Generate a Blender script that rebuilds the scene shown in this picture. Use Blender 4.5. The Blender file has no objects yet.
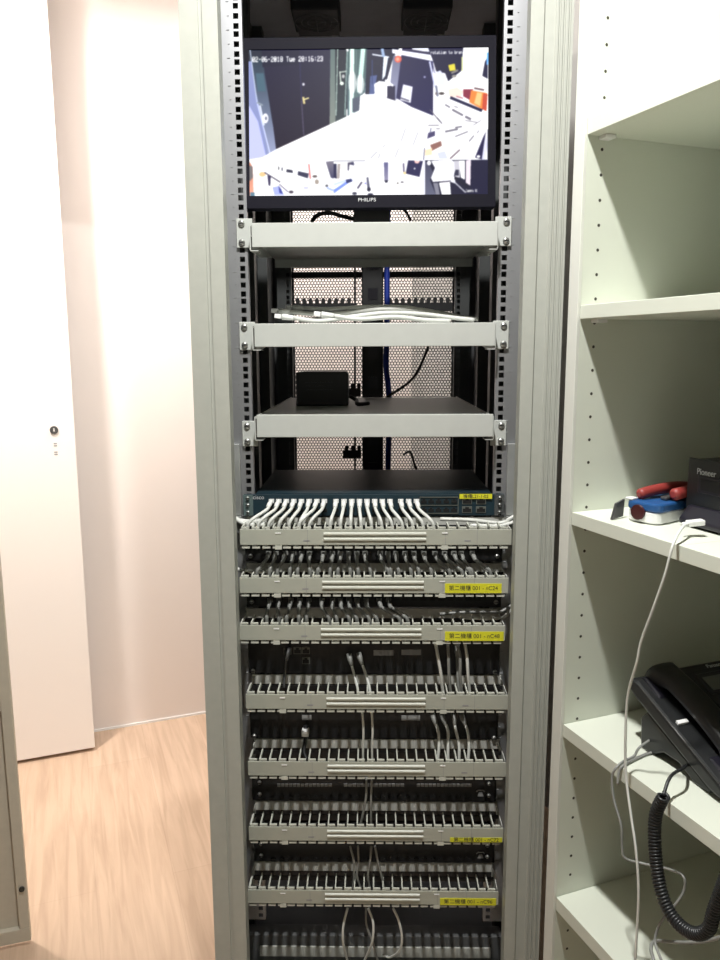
import bpy, bmesh, math, random
import numpy as np
from mathutils import Vector, Matrix
random.seed(7)
SC = bpy.context.scene
COL = SC.collection
R_ = math.radians

# ------------------------------------------------------------------ camera
F, H = 776.0, 1.33
PITCH, YAW, ROLL = R_(9.35), R_(1.0), R_(0.25)
fw = Vector((-math.sin(YAW)*math.cos(PITCH), math.cos(YAW)*math.cos(PITCH), -math.sin(PITCH)))
r0 = Vector((math.cos(YAW), math.sin(YAW), 0)); u0 = r0.cross(fw)
cr = (r0 - u0*math.sin(ROLL)).normalized(); cu = (u0 + r0*math.sin(ROLL)).normalized()
EYE = Vector((0, 0, H))
cd = bpy.data.cameras.new('camera'); cam = bpy.data.objects.new('camera', cd); COL.objects.link(cam)
cam.matrix_world = Matrix.Translation(EYE) @ Matrix((cr, cu, -fw)).transposed().to_4x4()
cd.sensor_fit = 'VERTICAL'; cd.sensor_height = 24.0; cd.lens = 24.0*F/960.0
cd.clip_start = 0.02; cd.clip_end = 50
SC.camera = cam

def ray(x, y): return cr*((x-360)/F) - cu*((y-480)/F) + fw
def onplane(x, y, p, n):
    d = ray(x, y); return EYE + d*((Vector(p)-EYE).dot(n)/d.dot(n))
def at(x, y, Y): return onplane(x, y, (0, Y, 0), Vector((0, 1, 0)))
def atz(x, y, z): return onplane(x, y, (0, 0, z), Vector((0, 0, 1)))

# ------------------------------------------------------------------ materials
def mat(name, col, rough=0.5, metal=0.0, noise=0.0, nscale=40, bump=0.0, spec=0.5, trans=0.0):
    m = bpy.data.materials.new(name); m.use_nodes = True
    nt = m.node_tree; b = nt.nodes['Principled BSDF']
    b.inputs['Base Color'].default_value = (*col, 1); b.inputs['Roughness'].default_value = rough
    b.inputs['Metallic'].default_value = metal
    b.inputs['Specular IOR Level'].default_value = spec
    if trans: b.inputs['Transmission Weight'].default_value = trans
    if noise or bump:
        tc = nt.nodes.new('ShaderNodeTexCoord'); n = nt.nodes.new('ShaderNodeTexNoise')
        n.inputs['Scale'].default_value = nscale; n.inputs['Detail'].default_value = 4
        nt.links.new(tc.outputs['Object'], n.inputs['Vector'])
        if noise:
            cr_ = nt.nodes.new('ShaderNodeValToRGB')
            cr_.color_ramp.elements[0].position = 0.3; cr_.color_ramp.elements[1].position = 0.7
            cr_.color_ramp.elements[0].color = (*[max(0, c*(1-noise)) for c in col], 1)
            cr_.color_ramp.elements[1].color = (*[min(1, c*(1+noise)) for c in col], 1)
            nt.links.new(n.outputs['Fac'], cr_.inputs['Fac']); nt.links.new(cr_.outputs['Color'], b.inputs['Base Color'])
        if bump:
            bp = nt.nodes.new('ShaderNodeBump'); bp.inputs['Strength'].default_value = bump; bp.inputs['Distance'].default_value = 0.002
            nt.links.new(n.outputs['Fac'], bp.inputs['Height']); nt.links.new(bp.outputs['Normal'], b.inputs['Normal'])
    return m

M = {}
M['frame'] = mat('rack_grey_paint', (.43, .44, .395), .42, 0, .03, 60, .03)
M['rail'] = mat('zinc_rail', (.54, .545, .565), .36, .8, .03, 30)
M['leaf'] = mat('beige_grey_paint', (.52, .475, .39), .5, 0, .03, 60)
M['shelf_steel'] = mat('shelf_grey_paint', (.50, .515, .485), .45, 0, .02, 50, .03)
M['dark'] = mat('dark_inner_panel', (.095, .098, .10), .45, 0, .10, 12)
M['darkpost'] = mat('dark_inner_post', (.085, .09, .09), .4, .2)
M['black'] = mat('black_metal', (.012, .012, .013), .45, 0, .1, 30)
M['gloss'] = mat('black_gloss_plastic', (.014, .013, .020), .28)
M['bezel'] = mat('bezel_plastic', (.010, .0095, .015), .55, spec=.05)
M['phone'] = mat('black_phone_plastic', (.016, .017, .018), .38, 0, 0, 200, .05)
M['teal'] = mat('switch_teal', (.013, .033, .046), .4, .1)
M['ear'] = mat('ear_grey_green', (.13, .18, .18), .4, .3)
M['duct'] = mat('duct_grey_plastic', (.43, .44, .375), .5, 0, .03, 40)
M['comb'] = mat('comb_grey_plastic', (.58, .59, .52), .45)
M['ductback'] = mat('duct_back_plastic', (.50, .505, .47), .5)
M['cable'] = mat('white_cable', (.70, .71, .67), .4, 0, .03, 60)
M['cableg'] = mat('grey_and_shaded_cable', (.25, .255, .24), .4, 0, .05, 60)  # grey cords, and patch cables with shade put into their colour
M['boot'] = mat('white_boot', (.82, .83, .80), .35)
M['white'] = mat('white_plastic', (.85, .85, .84), .3)
M['blue'] = mat('blue_cable', (.02, .05, .40), .4)
M['bluep'] = mat('blue_plastic', (.018, .085, .25), .35)
M['red'] = mat('red_grip', (.27, .035, .03), .5)
M['steel'] = mat('bright_steel', (.62, .62, .60), .3, .9)
M['blade'] = mat('dark_steel', (.12, .12, .12), .4, .6)
M['yellow'] = mat('yellow_tape', (.72, .70, .03), .5)
M['ink'] = mat('black_ink', (.03, .03, .025), .6)
M['faint'] = mat('grey_ink', (.40, .41, .42), .6)
M['greylab'] = mat('grey_label', (.30, .30, .30), .6)
M['port'] = mat('port_black', (.006, .006, .006), .6)
M['portrim'] = mat('port_rim', (.16, .17, .15), .4, .3)
M['melamine'] = mat('white_melamine', (.69, .72, .625), .42, 0, .012, 8)
M['melaedge'] = mat('white_edge_band', (.71, .72, .66), .45)
M['hole'] = mat('pin_hole', (.05, .045, .035), .8)
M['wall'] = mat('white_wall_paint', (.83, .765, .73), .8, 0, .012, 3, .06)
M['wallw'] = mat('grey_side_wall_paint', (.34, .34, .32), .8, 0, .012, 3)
M['door'] = mat('white_door_paint', (.85, .80, .765), .45)
M['ceil'] = mat('ceiling_paint', (.62, .62, .60), .9)
M['lcd'] = mat('phone_display', (.13, .14, .13), .3)
M['lens'] = mat('dark_red_lens', (.05, .008, .010), .3)
M['logo'] = mat('silver_print', (.55, .56, .57), .4)
M['galv'] = mat('stainless_panel', (.42, .43, .42), .3, .5, .25, 9)
M['fan'] = mat('fan_black', (.022, .022, .024), .5)
M['roof'] = mat('roof_dark_grey', (.66, .66, .70), .5, 0, .08, 10)

def wood():
    m = bpy.data.materials.new('oak_laminate'); m.use_nodes = True; nt = m.node_tree; b = nt.nodes['Principled BSDF']
    N = nt.nodes.new; L = nt.links.new
    tc = N('ShaderNodeTexCoord'); mp = N('ShaderNodeMapping'); L(tc.outputs['Object'], mp.inputs['Vector'])
    mp.inputs['Rotation'].default_value = (0, 0, R_(-21.8-90))
    br = N('ShaderNodeTexBrick'); L(mp.outputs[0], br.inputs['Vector'])
    br.inputs['Scale'].default_value = 1.0; br.inputs['Brick Width'].default_value = 1.25; br.inputs['Row Height'].default_value = 0.19
    br.inputs['Mortar Size'].default_value = 0.0008; br.inputs['Mortar Smooth'].default_value = .3
    br.inputs['Color1'].default_value = (.545, .395, .285, 1); br.inputs['Color2'].default_value = (.585, .43, .315, 1)
    br.inputs['Mortar'].default_value = (.50, .36, .26, 1)
    mp2 = N('ShaderNodeMapping'); L(mp.outputs[0], mp2.inputs['Vector']); mp2.inputs['Scale'].default_value = (1.6, 22, 1)
    n = N('ShaderNodeTexNoise'); L(mp2.outputs[0], n.inputs['Vector']); n.inputs['Scale'].default_value = 2.2; n.inputs['Detail'].default_value = 7; n.inputs['Distortion'].default_value = .7
    rp = N('ShaderNodeValToRGB'); L(n.outputs['Fac'], rp.inputs['Fac'])
    rp.color_ramp.elements[0].position = .33; rp.color_ramp.elements[0].color = (.70, .66, .62, 1)
    rp.color_ramp.elements[1].position = .62; rp.color_ramp.elements[1].color = (1, 1, 1, 1)
    mx = N('ShaderNodeMix'); mx.data_type = 'RGBA'; mx.blend_type = 'MULTIPLY'; mx.inputs[0].default_value = .6
    L(br.outputs['Color'], mx.inputs[6]); L(rp.outputs['Color'], mx.inputs[7]); L(mx.outputs[2], b.inputs['Base Color'])
    b.inputs['Roughness'].default_value = .5
    return m
M['wood'] = wood()

# ------------------------------------------------------------------ mesh helpers
class MB:
    def __init__(s): s.v = []; s.f = []; s.mi = []; s.sm = []
    def quadmesh(s, vs, fs, mi=0, smooth=False, T=None):
        o = len(s.v)
        s.v += [tuple(T @ Vector(v)) if T is not None else tuple(v) for v in vs]
        for f in fs:
            s.f.append([i+o for i in f]); s.mi.append(mi); s.sm.append(smooth)
        return s
    def box(s, x0, x1, y0, y1, z0, z1, mi=0, T=None):
        vs = [(x, y, z) for z in (z0, z1) for y in (y0, y1) for x in (x0, x1)]
        return s.quadmesh(vs, [(0, 2, 3, 1), (4, 5, 7, 6), (0, 1, 5, 4), (1, 3, 7, 5), (3, 2, 6, 7), (2, 0, 4, 6)], mi, False, T)
    def prism(s, poly, a, b, axis='z', mi=0, T=None, smooth=False):
        n = len(poly)
        def P(p, h):
            return {'z': (p[0], p[1], h), 'x': (h, p[0], p[1]), 'y': (p[0], h, p[1])}[axis]
        vs = [P(p, a) for p in poly] + [P(p, b) for p in poly]
        o = len(s.v)
        s.quadmesh(vs, [(i, (i+1) % n, (i+1) % n+n, i+n) for i in range(n)], mi, smooth, T)
        s.f.append([o+i for i in range(n)][::-1]); s.mi.append(mi); s.sm.append(False)
        s.f.append([o+n+i for i in range(n)]); s.mi.append(mi); s.sm.append(False)
        return s
    def rings(s, rs, mi=0, close=True, T=None):
        o = len(s.v); n = len(rs[0])
        for r in rs: s.v += [tuple(T @ Vector(v)) if T is not None else tuple(v) for v in r]
        for k in range(len(rs)-1):
            for i in range(n):
                j = (i+1) % n
                s.f.append([o+k*n+i, o+k*n+j, o+(k+1)*n+j, o+(k+1)*n+i]); s.mi.append(mi); s.sm.append(True)
        if close:
            s.f.append([o+i for i in range(n)][::-1]); s.mi.append(mi); s.sm.append(False)
            e = o+(len(rs)-1)*n
            s.f.append([e+i for i in range(n)]); s.mi.append(mi); s.sm.append(False)
        return s
    def tube(s, pts, r, n=10, mi=0, T=None):
        pts = [Vector(p) for p in pts]; rs = []
        up = None
        for i, p in enumerate(pts):
            t = (pts[min(i+1, len(pts)-1)]-pts[max(i-1, 0)]).normalized()
            if up is None:
                up = Vector((0, 0, 1)) if abs(t.z) < .9 else Vector((1, 0, 0))
            a = (up - t*up.dot(t)).normalized(); up = a; b = t.cross(a)
            rr = r[i] if isinstance(r, (list, tuple)) else r
            rs.append([p + (a*math.cos(2*math.pi*k/n) + b*math.sin(2*math.pi*k/n))*rr for k in range(n)])
        return s.rings(rs, mi, True, T)
    def cyl(s, p, q, r, n=16, mi=0, r2=None):
        return s.tube([p, q], [r, r if r2 is None else r2], n, mi)
    def build(s, name, mats, parent=None, bevel=0, seg=2, recalc=True):
        me = bpy.data.meshes.new(name); me.from_pydata(s.v, [], s.f)
        for m in (mats if isinstance(mats, (list, tuple)) else [mats]): me.materials.append(m)
        me.polygons.foreach_set('material_index', s.mi); me.polygons.foreach_set('use_smooth', s.sm)
        if recalc:
            bm = bmesh.new(); bm.from_mesh(me); bmesh.ops.recalc_face_normals(bm, faces=bm.faces); bm.to_mesh(me); bm.free()
        o = bpy.data.objects.new(name, me); COL.objects.link(o)
        if parent: o.parent = parent
        if bevel:
            b = o.modifiers.new('bevel', 'BEVEL'); b.width = bevel; b.segments = seg; b.limit_method = 'ANGLE'; b.angle_limit = R_(40)
        return o

def thing(name, label, cat, loc=(0, 0, 0), group=None):
    o = bpy.data.objects.new(name, None); COL.objects.link(o); o.location = loc; o.empty_display_size = .05
    o['label'] = label; o['category'] = cat
    if group: o['group'] = group
    return o
def tag(o, label, cat, group=None):
    o['label'] = label; o['category'] = cat
    if group: o['group'] = group
    return o
def structure(o): o['kind'] = 'structure'; return o
def smooth_path(pts, k=6):
    pts = [Vector(p) for p in pts]
    if len(pts) < 3: return pts
    P = [pts[0]*2-pts[1]] + pts + [pts[-1]*2-pts[-2]]
    out = []
    for i in range(1, len(P)-2):
        a, b, c, d = P[i-1:i+3]
        for j in range(k):
            t = j/k
            out.append(.5*((2*b) + (c-a)*t + (2*a-5*b+4*c-d)*t*t + (-a+3*b-3*c+d)*t**3))
    out.append(pts[-1]); return out
def text(name, s, size, T, material, parent, depth=.0003, squeeze=1.0, align='CENTER', width=None):
    cu_ = bpy.data.curves.new(name, 'FONT'); cu_.body = s; cu_.size = size; cu_.align_x = align; cu_.align_y = 'CENTER'; cu_.extrude = depth
    tmp = bpy.data.objects.new(name+'_t', cu_); COL.objects.link(tmp)
    dg = bpy.context.evaluated_depsgraph_get(); dg.update()
    me = bpy.data.meshes.new_from_object(tmp.evaluated_get(dg))
    bpy.data.objects.remove(tmp)
    if width:
        xs = [v.co.x for v in me.vertices]; squeeze = width/(max(xs)-min(xs))
    for v in me.vertices: v.co.x *= squeeze
    me.transform(T); me.materials.clear(); me.materials.append(material)
    o = bpy.data.objects.new(name, me); COL.objects.link(o)
    if parent: o.parent = parent
    return o
def facing_front(p, s=1):      # local x -> world x, local y -> world z, facing -Y
    return Matrix.Translation(p) @ Matrix.Rotation(R_(90), 4, 'X')

# ------------------------------------------------------------------ room (its axes are turned 21.8 deg from the rack)
A = R_(68.2)
D = Vector((math.sin(A), math.cos(A), 0))      # towards the right-hand wall
NR = Vector((D.y, -D.x, 0))                    # along the bookcase front, towards the camera
RM = Matrix(((D.x, -NR.x, 0, 0), (D.y, -NR.y, 0, 0), (0, 0, 1, 0), (0, 0, 0, 1)))   # room: x = D, y = away
CEIL = 2.5
g = (atz(95, 731, 0)+atz(204, 714, 0))/2
BACK = g.dot(-NR); RIGHT = 1.26; LEFT = -2.3; FRONT = -1.3
structure(MB().box(LEFT-.1, RIGHT+.1, FRONT-.1, BACK+.1, -.08, 0, T=RM).build('floor', M['wood']))
structure(MB().box(LEFT-.1, RIGHT+.1, FRONT-.1, BACK+.1, CEIL, CEIL+.08, T=RM).build('ceiling', M['ceil']))
structure(MB().box(LEFT-.1, RIGHT+.1, BACK, BACK+.1, 0, CEIL, T=RM).build('wall_back', M['wall']))
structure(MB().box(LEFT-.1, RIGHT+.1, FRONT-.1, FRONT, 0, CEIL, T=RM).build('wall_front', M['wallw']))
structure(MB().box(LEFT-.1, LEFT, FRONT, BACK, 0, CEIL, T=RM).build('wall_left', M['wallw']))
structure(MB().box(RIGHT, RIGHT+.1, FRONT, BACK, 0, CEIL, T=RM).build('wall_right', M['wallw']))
structure(MB().box(LEFT, RIGHT, BACK-.004, BACK, 0, .008, T=RM).build('trim_1', M['white']))
# white door leaf, open against the back wall
p0 = atz(18, 761, .012); p1 = atz(95, 747.5, .012)
dv = (p1-p0).normalized(); dn = Vector((-dv.y, dv.x, 0))
DT = Matrix(((dv.x, dn.x, 0, p1.x), (dv.y, dn.y, 0, p1.y), (0, 0, 1, 0), (0, 0, 0, 1)))
door = structure(MB().box(-.86, 0, 0, .04, .012, 2.42, T=DT).build('door_1', M['door'], bevel=.002))
lk = onplane(54, 430, p1, dn)
lu = (lk-p1).dot(dv)
lock = MB().cyl(DT @ Vector((lu, 0, lk.z)), DT @ Vector((lu, -.004, lk.z)), .0125, 20).build('lock_cylinder', M['blade'], door)
MB().box(lu-.0012, lu+.0012, -.0046, -.0038, lk.z-.004, lk.z+.006, T=DT).build('keyhole', M['white'], lock)
mb = MB()
for k, zz in enumerate((-.045, -.052, -.072, -.079)): mb.box(lu-.004, lu+.006, -.0006, .0001, lk.z+zz, lk.z+zz+.004, T=DT)
mb.build('door_marking', M['greylab'], door)

# ------------------------------------------------------------------ steel leaf at far left
q0 = atz(4.4, 946, .012); q1 = atz(31, 940.5, .012)
sv = (q1-q0).normalized(); sn = Vector((-sv.y, sv.x, 0))
ST = Matrix(((sv.x, sn.x, 0, q1.x), (sv.y, sn.y, 0, q1.y), (0, 0, 1, 0), (0, 0, 0, 1)))
sl = thing('steel_door', 'grey steel door leaf with raised rim standing at the far left over the floor', 'door', q1)
ISL = Matrix.Translation(-q1)
sb = MB()
sb.box(-.56, 0, 0, .016, .012, .045); sb.box(-.56, 0, 0, .016, 1.88, 1.915)
sb.box(-.022, 0, 0, .016, .045, 1.88); sb.box(-.56, -.538, 0, .016, .045, 1.88)
for z in (.57, 1.22): sb.box(-.538, -.022, 0, .016, z, z+.03)
for o_, in ((sb,),):
    ob = o_.build('door_frame', M['leaf'], None, bevel=.0015); ob.data.transform(ISL @ ST); ob.parent = sl
ob = MB().box(-.538, -.022, .013, .016, .045, 1.88).build('door_panel', M['leaf']); ob.data.transform(ISL @ ST); ob.parent = sl
for z in (.145, 1.75):
    ob = MB().cyl((-.010, .0, z), (-.010, -.004, z), .006, 14).build('door_plug', M['ink']); ob.data.transform(ISL @ ST); ob.parent = sl

# ------------------------------------------------------------------ rack
RZ0, RZ1 = 0.02, 2.12
YF, YR, YB = 1.285, 1.425, 2.34
rack = thing('network_rack', 'tall grey open-front network rack filled with cabling between wall and white bookcase', 'rack')
# front uprights with a stepped, grooved profile
def upright(side):
    s = side; X = lambda v: s*v + (.003 if s > 0 else 0)
    if s < 0:
        pr = [(.238, 0), (.262, 0), (.2625, .004), (.268, .004), (.2685, .001), (.298, .001), (.298, .10), (.290, .10), (.290, .012), (.246, .012), (.246, .03), (.238, .03)]
    else:
        pr = [(.238, 0), (.258, 0), (.2605, .003), (.276, .003), (.277, .001), (.281, .001), (.2815, .004), (.284, .004), (.2845, .001), (.288, .001), (.2885, .004), (.291, .004), (.2915, .001),
              (.296, .001), (.2965, .004), (.299, .004), (.2995, 0), (.303, 0), (.303, .10), (.295, .10), (.295, .012), (.246, .012), (.246, .03), (.238, .03)]
    mb = MB().prism([(X(a), YF+b) for a, b in pr], RZ0, RZ1, 'z')
    return mb.build('front_upright', M['frame'], rack)
upright(-1); upright(1)
MB().box(-.246, .249, YF, YF+.03, 2.04, RZ1).build('top_rail', M['frame'], rack)
MB().box(-.246, .249, YF, YF+.03, RZ0, .085).build('bottom_rail', M['frame'], rack)
for s in (-1, 1):
    a, b = (-.300, -.292) if s < 0 else (.297, .305)
    MB().box(a, b, YF+.10, YB-.01, RZ0, RZ1).build('side_panel', M['dark'], rack)
    o_ = .0012
    MB().box(a-o_ if s < 0 else b, a if s < 0 else b+o_, YF+.101, YB-.012, RZ0, RZ1-.001).build('side_skin', M['frame'], rack)
MB().box(-.300, .305, YF+.03, YB, RZ1-.012, RZ1).build('roof', M['roof'], rack)
MB().box(-.300, .305, YF+.03, YB, RZ0, RZ0+.02).build('base_plate', M['dark'], rack)
bb_ = MB().box(-.262, .262, YR-.002, YR+.03, .060, .145).build('base_bar', M['dark'], rack, bevel=.002)
MB().box(-.236, .240, YR-.006, YR-.002, .099, .1215).build('base_lit_strip', M['ductback'], bb_, bevel=.0006)  # paler band of the bar, painted where the light patches fall
MB().box(-.240, .244, YR-.030, YR-.002, .078, .0815).build('base_lip', M['ductback'], bb_)

HOLES_U = (.0064, .0222, .0381)
U = .04445
Z_U0 = 1.0275 - 19*U      # a unit boundary
def mounting_rail(s, Y, z0, z1, back=False, mat_='rail'):
    mb = MB()
    x0, x1 = .2235, .2614
    h0, h1 = .2325-.0046, .2325+.0046
    xs = [x0, h0, h1, x1]
    zs = [z0]
    z = Z_U0
    hz = []
    while z < z1:
        for h in HOLES_U:
            c = z+h
            if c-.006 > z0 and c+.006 < z1: hz.append(c)
        z += U
    for c in hz: zs += [c-.0046, c+.0046]
    zs.append(z1)
    for i in range(len(zs)-1):
        for j in range(3):
            if j == 1 and i % 2 == 1: continue
            a, b = s*xs[j], s*xs[j+1]
            mb.quadmesh([(a, Y, zs[i]), (b, Y, zs[i]), (b, Y, zs[i+1]), (a, Y, zs[i+1])], [(0, 1, 2, 3)])
    # returns
    e = .05 if not back else .03
    mb.quadmesh([(s*x1, Y, z0), (s*x1, Y+e, z0), (s*x1, Y+e, z1), (s*x1, Y, z1)], [(0, 1, 2, 3)])
    mb.quadmesh([(s*x0, Y, z0), (s*x0, Y+.012, z0), (s*x0, Y+.012, z1), (s*x0, Y, z1)], [(0, 1, 2, 3)])
    if not back:
        z = Z_U0
        k = 0
        while z < z1-.02:
            if z > z0:
                for t, w in ((0, .005), (.0222, .003)):
                    a, b = s*.2440, s*(.2440+w)
                    mb.quadmesh([(a, Y-.0012, z+t), (b, Y-.0012, z+t), (b, Y-.0012, z+t+.0008), (a, Y-.0012, z+t+.0008)], [(0, 1, 2, 3)], 1)
            z += U
    o = mb.build('mounting_rail', [M[mat_], M['faint']], rack, recalc=False)
    # consistent thickness
    sd = o.modifiers.new('solid', 'SOLIDIFY'); sd.thickness = .0018; sd.offset = 0
    return o
mounting_rail(-1, YR, .18, 2.10); mounting_rail(1, YR, .18, 2.10)
mounting_rail(-1, 2.17, .10, 2.10, True, 'darkpost'); mounting_rail(1, 2.17, .10, 2.10, True, 'darkpost')
# dark posts and cross members inside
for s in (-1, 1):
    for Y in (1.55, 1.80, 2.02):
        x0, x1 = sorted((s*.292, s*.268))
        if s > 0: x1 = .296
        MB().box(x0, x1, Y, Y+.035, RZ0+.02, RZ1-.013).build('inner_post', M['darkpost'], rack)
    x0, x1 = sorted((s*.2625, s*.2905))
    MB().box(x0, x1, YR-.002, YR+.01, .10, 2.10).build('gap_shade_strip', M['darkpost'], rack)
# deep strip next to the rail: dark colour stands in for the shaded gap to the upright
for z in (1.533,):
    MB().box(-.262, .262, 2.20, 2.215, z, z+.016).build('rear_cross_bar', M['black'], rack)
# rear door: solid rim, perforated middle
dz0, dz1, dx = .86, 1.86, .232
rd = MB()
rd.box(-.30, -dx, YB-.012, YB, RZ0, RZ1-.013); rd.box(dx, .305, YB-.012, YB, RZ0, RZ1-.013)
rd.box(-dx, dx, YB-.012, YB, RZ0, dz0); rd.box(-dx, dx, YB-.012, YB, dz1, RZ1-.013)
rdo = rd.build('rear_door', M['dark'], rack)
px_, r_ = .0090, .0037
verts = []; faces = []
row = 0; zc = dz0
pz = px_*math.sqrt(3)/2
while zc < dz1+pz:
    xc = -dx - (px_/2 if row % 2 else 0)
    while xc < dx+px_:
        o = len(verts)
        R0 = px_/math.sqrt(3)
        for k in range(6):
            a = R_(30+60*k); verts.append((xc+R0*math.cos(a), YB-.007, zc+R0*math.sin(a)))
        for k in range(6):
            a = R_(30+60*k); verts.append((xc+r_*math.cos(a), YB-.007, zc+r_*math.sin(a)))
        for k in range(6):
            j = (k+1) % 6; faces.append((o+k, o+j, o+6+j, o+6+k))
        xc += px_
    zc += pz; row += 1
me = bpy.data.meshes.new('perforated_sheet'); me.from_pydata(verts, [], faces); me.materials.append(M['blade'])
ps = bpy.data.objects.new('perforated_sheet', me); COL.objects.link(ps); ps.parent = rdo
# toothed lacing bars at the rear
def tooth_bar(xa, xb, z, Y=2.15):
    mb = MB(); mb.box(xa, xb, Y, Y+.01, z-.022, z)
    x = xa+.006
    while x < xb-.010:
        pts = [(x, z-.001)] + [(x+.0045+.0055*math.cos(a), z+.008+.0055*math.sin(a)) for a in [math.pi*(1-k/8) for k in range(9)]] + [(x+.009, z-.001)]
        mb.prism(pts, Y, Y+.008, 'y'); x += .0174
    return mb.build('lacing_bar', M['black'], rack)
tooth_bar(-.215, -.045, 1.461); tooth_bar(.035, .215, 1.461)
tooth_bar(-.085, -.034, 1.232); tooth_bar(-.085, -.034, 1.060)
tooth_bar(-.215, -.045, 1.640); 
# fans in the roof
for xa, xb in ((-.178, -.073), (.066, .173)):
    f = MB()
    f.box(xa, xb, 1.82, 1.945, 2.062, 2.100)
    fo = f.build('cooling_fan', M['fan'], rack, bevel=.004)
    cx, cy = (xa+xb)/2, 1.882
    g_ = MB()
    for rr in (.048, .034, .020):
        g_.tube([(cx+rr*math.cos(a), cy+rr*math.sin(a), 2.059) for a in [2*math.pi*k/24 for k in range(25)]], .0012, 6)
    g_.tube([(cx-.05, cy, 2.059), (cx+.05, cy, 2.059)], .0012, 6); g_.tube([(cx, cy-.05, 2.059), (cx, cy+.05, 2.059)], .0012, 6)
    g_.build('fan_grille', M['blade'], fo)
    MB().box(cx+.030, cx+.046, 1.957, 1.963, 2.052, 2.060).build('fan_highlight', M['white'], fo)  # white block stands in for a small highlight on the fan
    MB().box(xa+.005, xb-.005, 1.946, 1.975, 2.066, 2.098).build('fan_bracket', M['black'], fo)

# vertical power strip + cables at the rear
pd = thing('power_strip', 'black vertical power strip at the back of the rack behind the trays', 'power strip', (0, 2.12, 0))
po = MB().box(-.030, .027, 0, .035, .95, 1.98).build('strip_body', M['black'], pd, bevel=.003)
for k in range(12):
    MB().box(-.014, .012, -.002, .001, 1.0+.078*k, 1.03+.078*k).build('outlet', M['gloss'], pd)

def simple_cable(name, pts, r, mat_, label, cat='cable', group=None, k=6, n=8):
    base = Vector(pts[0])
    o = MB().tube([Vector(p)-base for p in smooth_path(pts, k)], r, n).build(name, mat_); o.location = base
    return tag(o, label, cat, group)
simple_cable('blue_cable', [at(388, 203, 2.10), at(387, 250, 2.11), at(387, 330, 2.10), at(386, 365, 2.10), at(389, 400, 2.08), at(388, 470, 2.10)], .0075, M['blue'], 'blue cable hanging beside the black power strip at the back of the rack')
simple_cable('black_cable', [at(431, 330, 2.06), at(427, 350, 2.06), at(413, 378, 2.05), at(392, 394, 2.04), at(386, 398, 2.03)], .0034, M['black'], 'thin black cable curving down behind the middle tray right of the power strip')
simple_cable('black_cable', [at(355, 205, 2.16), at(355, 300, 2.155), at(355, 470, 2.155)], .0028, M['black'], 'thin black cable hanging straight down left of the black power strip')
simple_cable('black_cable', [at(312, 221, 1.62), at(318, 215, 1.60), at(330, 213, 1.60), at(345, 217, 1.60), at(362, 220, 1.62)], .0042, M['black'], 'black cable looping on the top tray under the left of the screen')
simple_cable('black_cable', [at(399, 206, 1.66), at(406, 212, 1.66), at(411, 221, 1.66)], .0022, M['black'], 'short black lead dropping below the screen right of centre')
simple_cable('black_cable', [at(403, 455, 2.12), at(410, 452, 2.12), at(415, 466, 2.12), at(420, 478, 2.12)], .003, M['black'], 'black lead seen through the gap under the lowest tray')

# ------------------------------------------------------------------ trays
def screw(p, parent, r=.0058):
    o = MB().tube([p+Vector((0, 0, 0)), p+Vector((0, -.002, 0)), p+Vector((0, -.0042, 0))], [r, r, r*.55], 14, 0)
    o.box(p.x-.0035, p.x+.0035, p.y-.0048, p.y-.0040, p.z-.0007, p.z+.0007, 1)
    return o.build('screw', [M['steel'], M['black']], parent)
tray_label = ['pale grey rack tray under the wall-like monitor, topmost of three', 'pale grey rack tray carrying loose white cables, middle of three', 'pale grey rack tray carrying a small black box, lowest of three']
tray_label[0] = 'pale grey rack tray carrying the monitor, topmost of three'
def tray(ztop, depth, label, scr, drop=.0):
    t = thing('rack_tray', label, 'rack tray', (0, 1.40, ztop), 'trays in the upper rack')
    zt = ztop
    def bx(name, a, m=M['shelf_steel'], bev=.001):
        o = MB().box(a[0], a[1], a[2]-1.40, a[3]-1.40, a[4], a[5]).build(name, m, t, bevel=bev); return o
    hgt = .0405
    lip = bx('front_lip', (-.209, .214, 1.385, 1.388, -hgt, 0))
    sp = MB().box(-.212, .214, -.012, depth, -.0075-drop, -.006-drop)
    if drop: sp.box(-.212, .214, depth-.0015, depth, -.0075-drop-.017, -.006-drop)
    sp.build('tray_plate', M['shelf_steel'], t)
    sz = [at(243, y, 1.416).z-zt for y in scr]
    for s in (-1, 1):
        a, b = sorted((s*.2135+.001, s*.2420+.001))
        ear = bx('mounting_ear', (a, b, 1.418, 1.4205, sz[1]-.009, sz[0]+.009))
        x = s*.2135+.001
        br = MB().prism([(-.012, -hgt-.004), (-.012, -.004), (depth, -.004), (depth, -.018), (.10, -hgt-.004)], x-.001, x+.001, 'x').build('side_bracket', M['shelf_steel'], t)
        fo = MB().box(min(x, x-s*.014), max(x, x-s*.014), -.012, .018, -hgt-.006, -hgt-.0045).build('bracket_flange', M['shelf_steel'], t)
        for dz in sz:
            screw(Vector((s*.2325+.001, .0175, dz)), t)
    return t
zs_ = []
for (ya, dep, lab, scr, drop) in ((222.0, .33, tray_label[0], (223.5, 242.3), .0145), (323.0, .34, tray_label[1], (327, 345), 0), (414.5, .62, tray_label[2], (426, 441.6), 0)):
    z = at(374, ya, 1.385).z; zs_.append(z-drop); tray(z, dep, lab, scr, drop)

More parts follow.
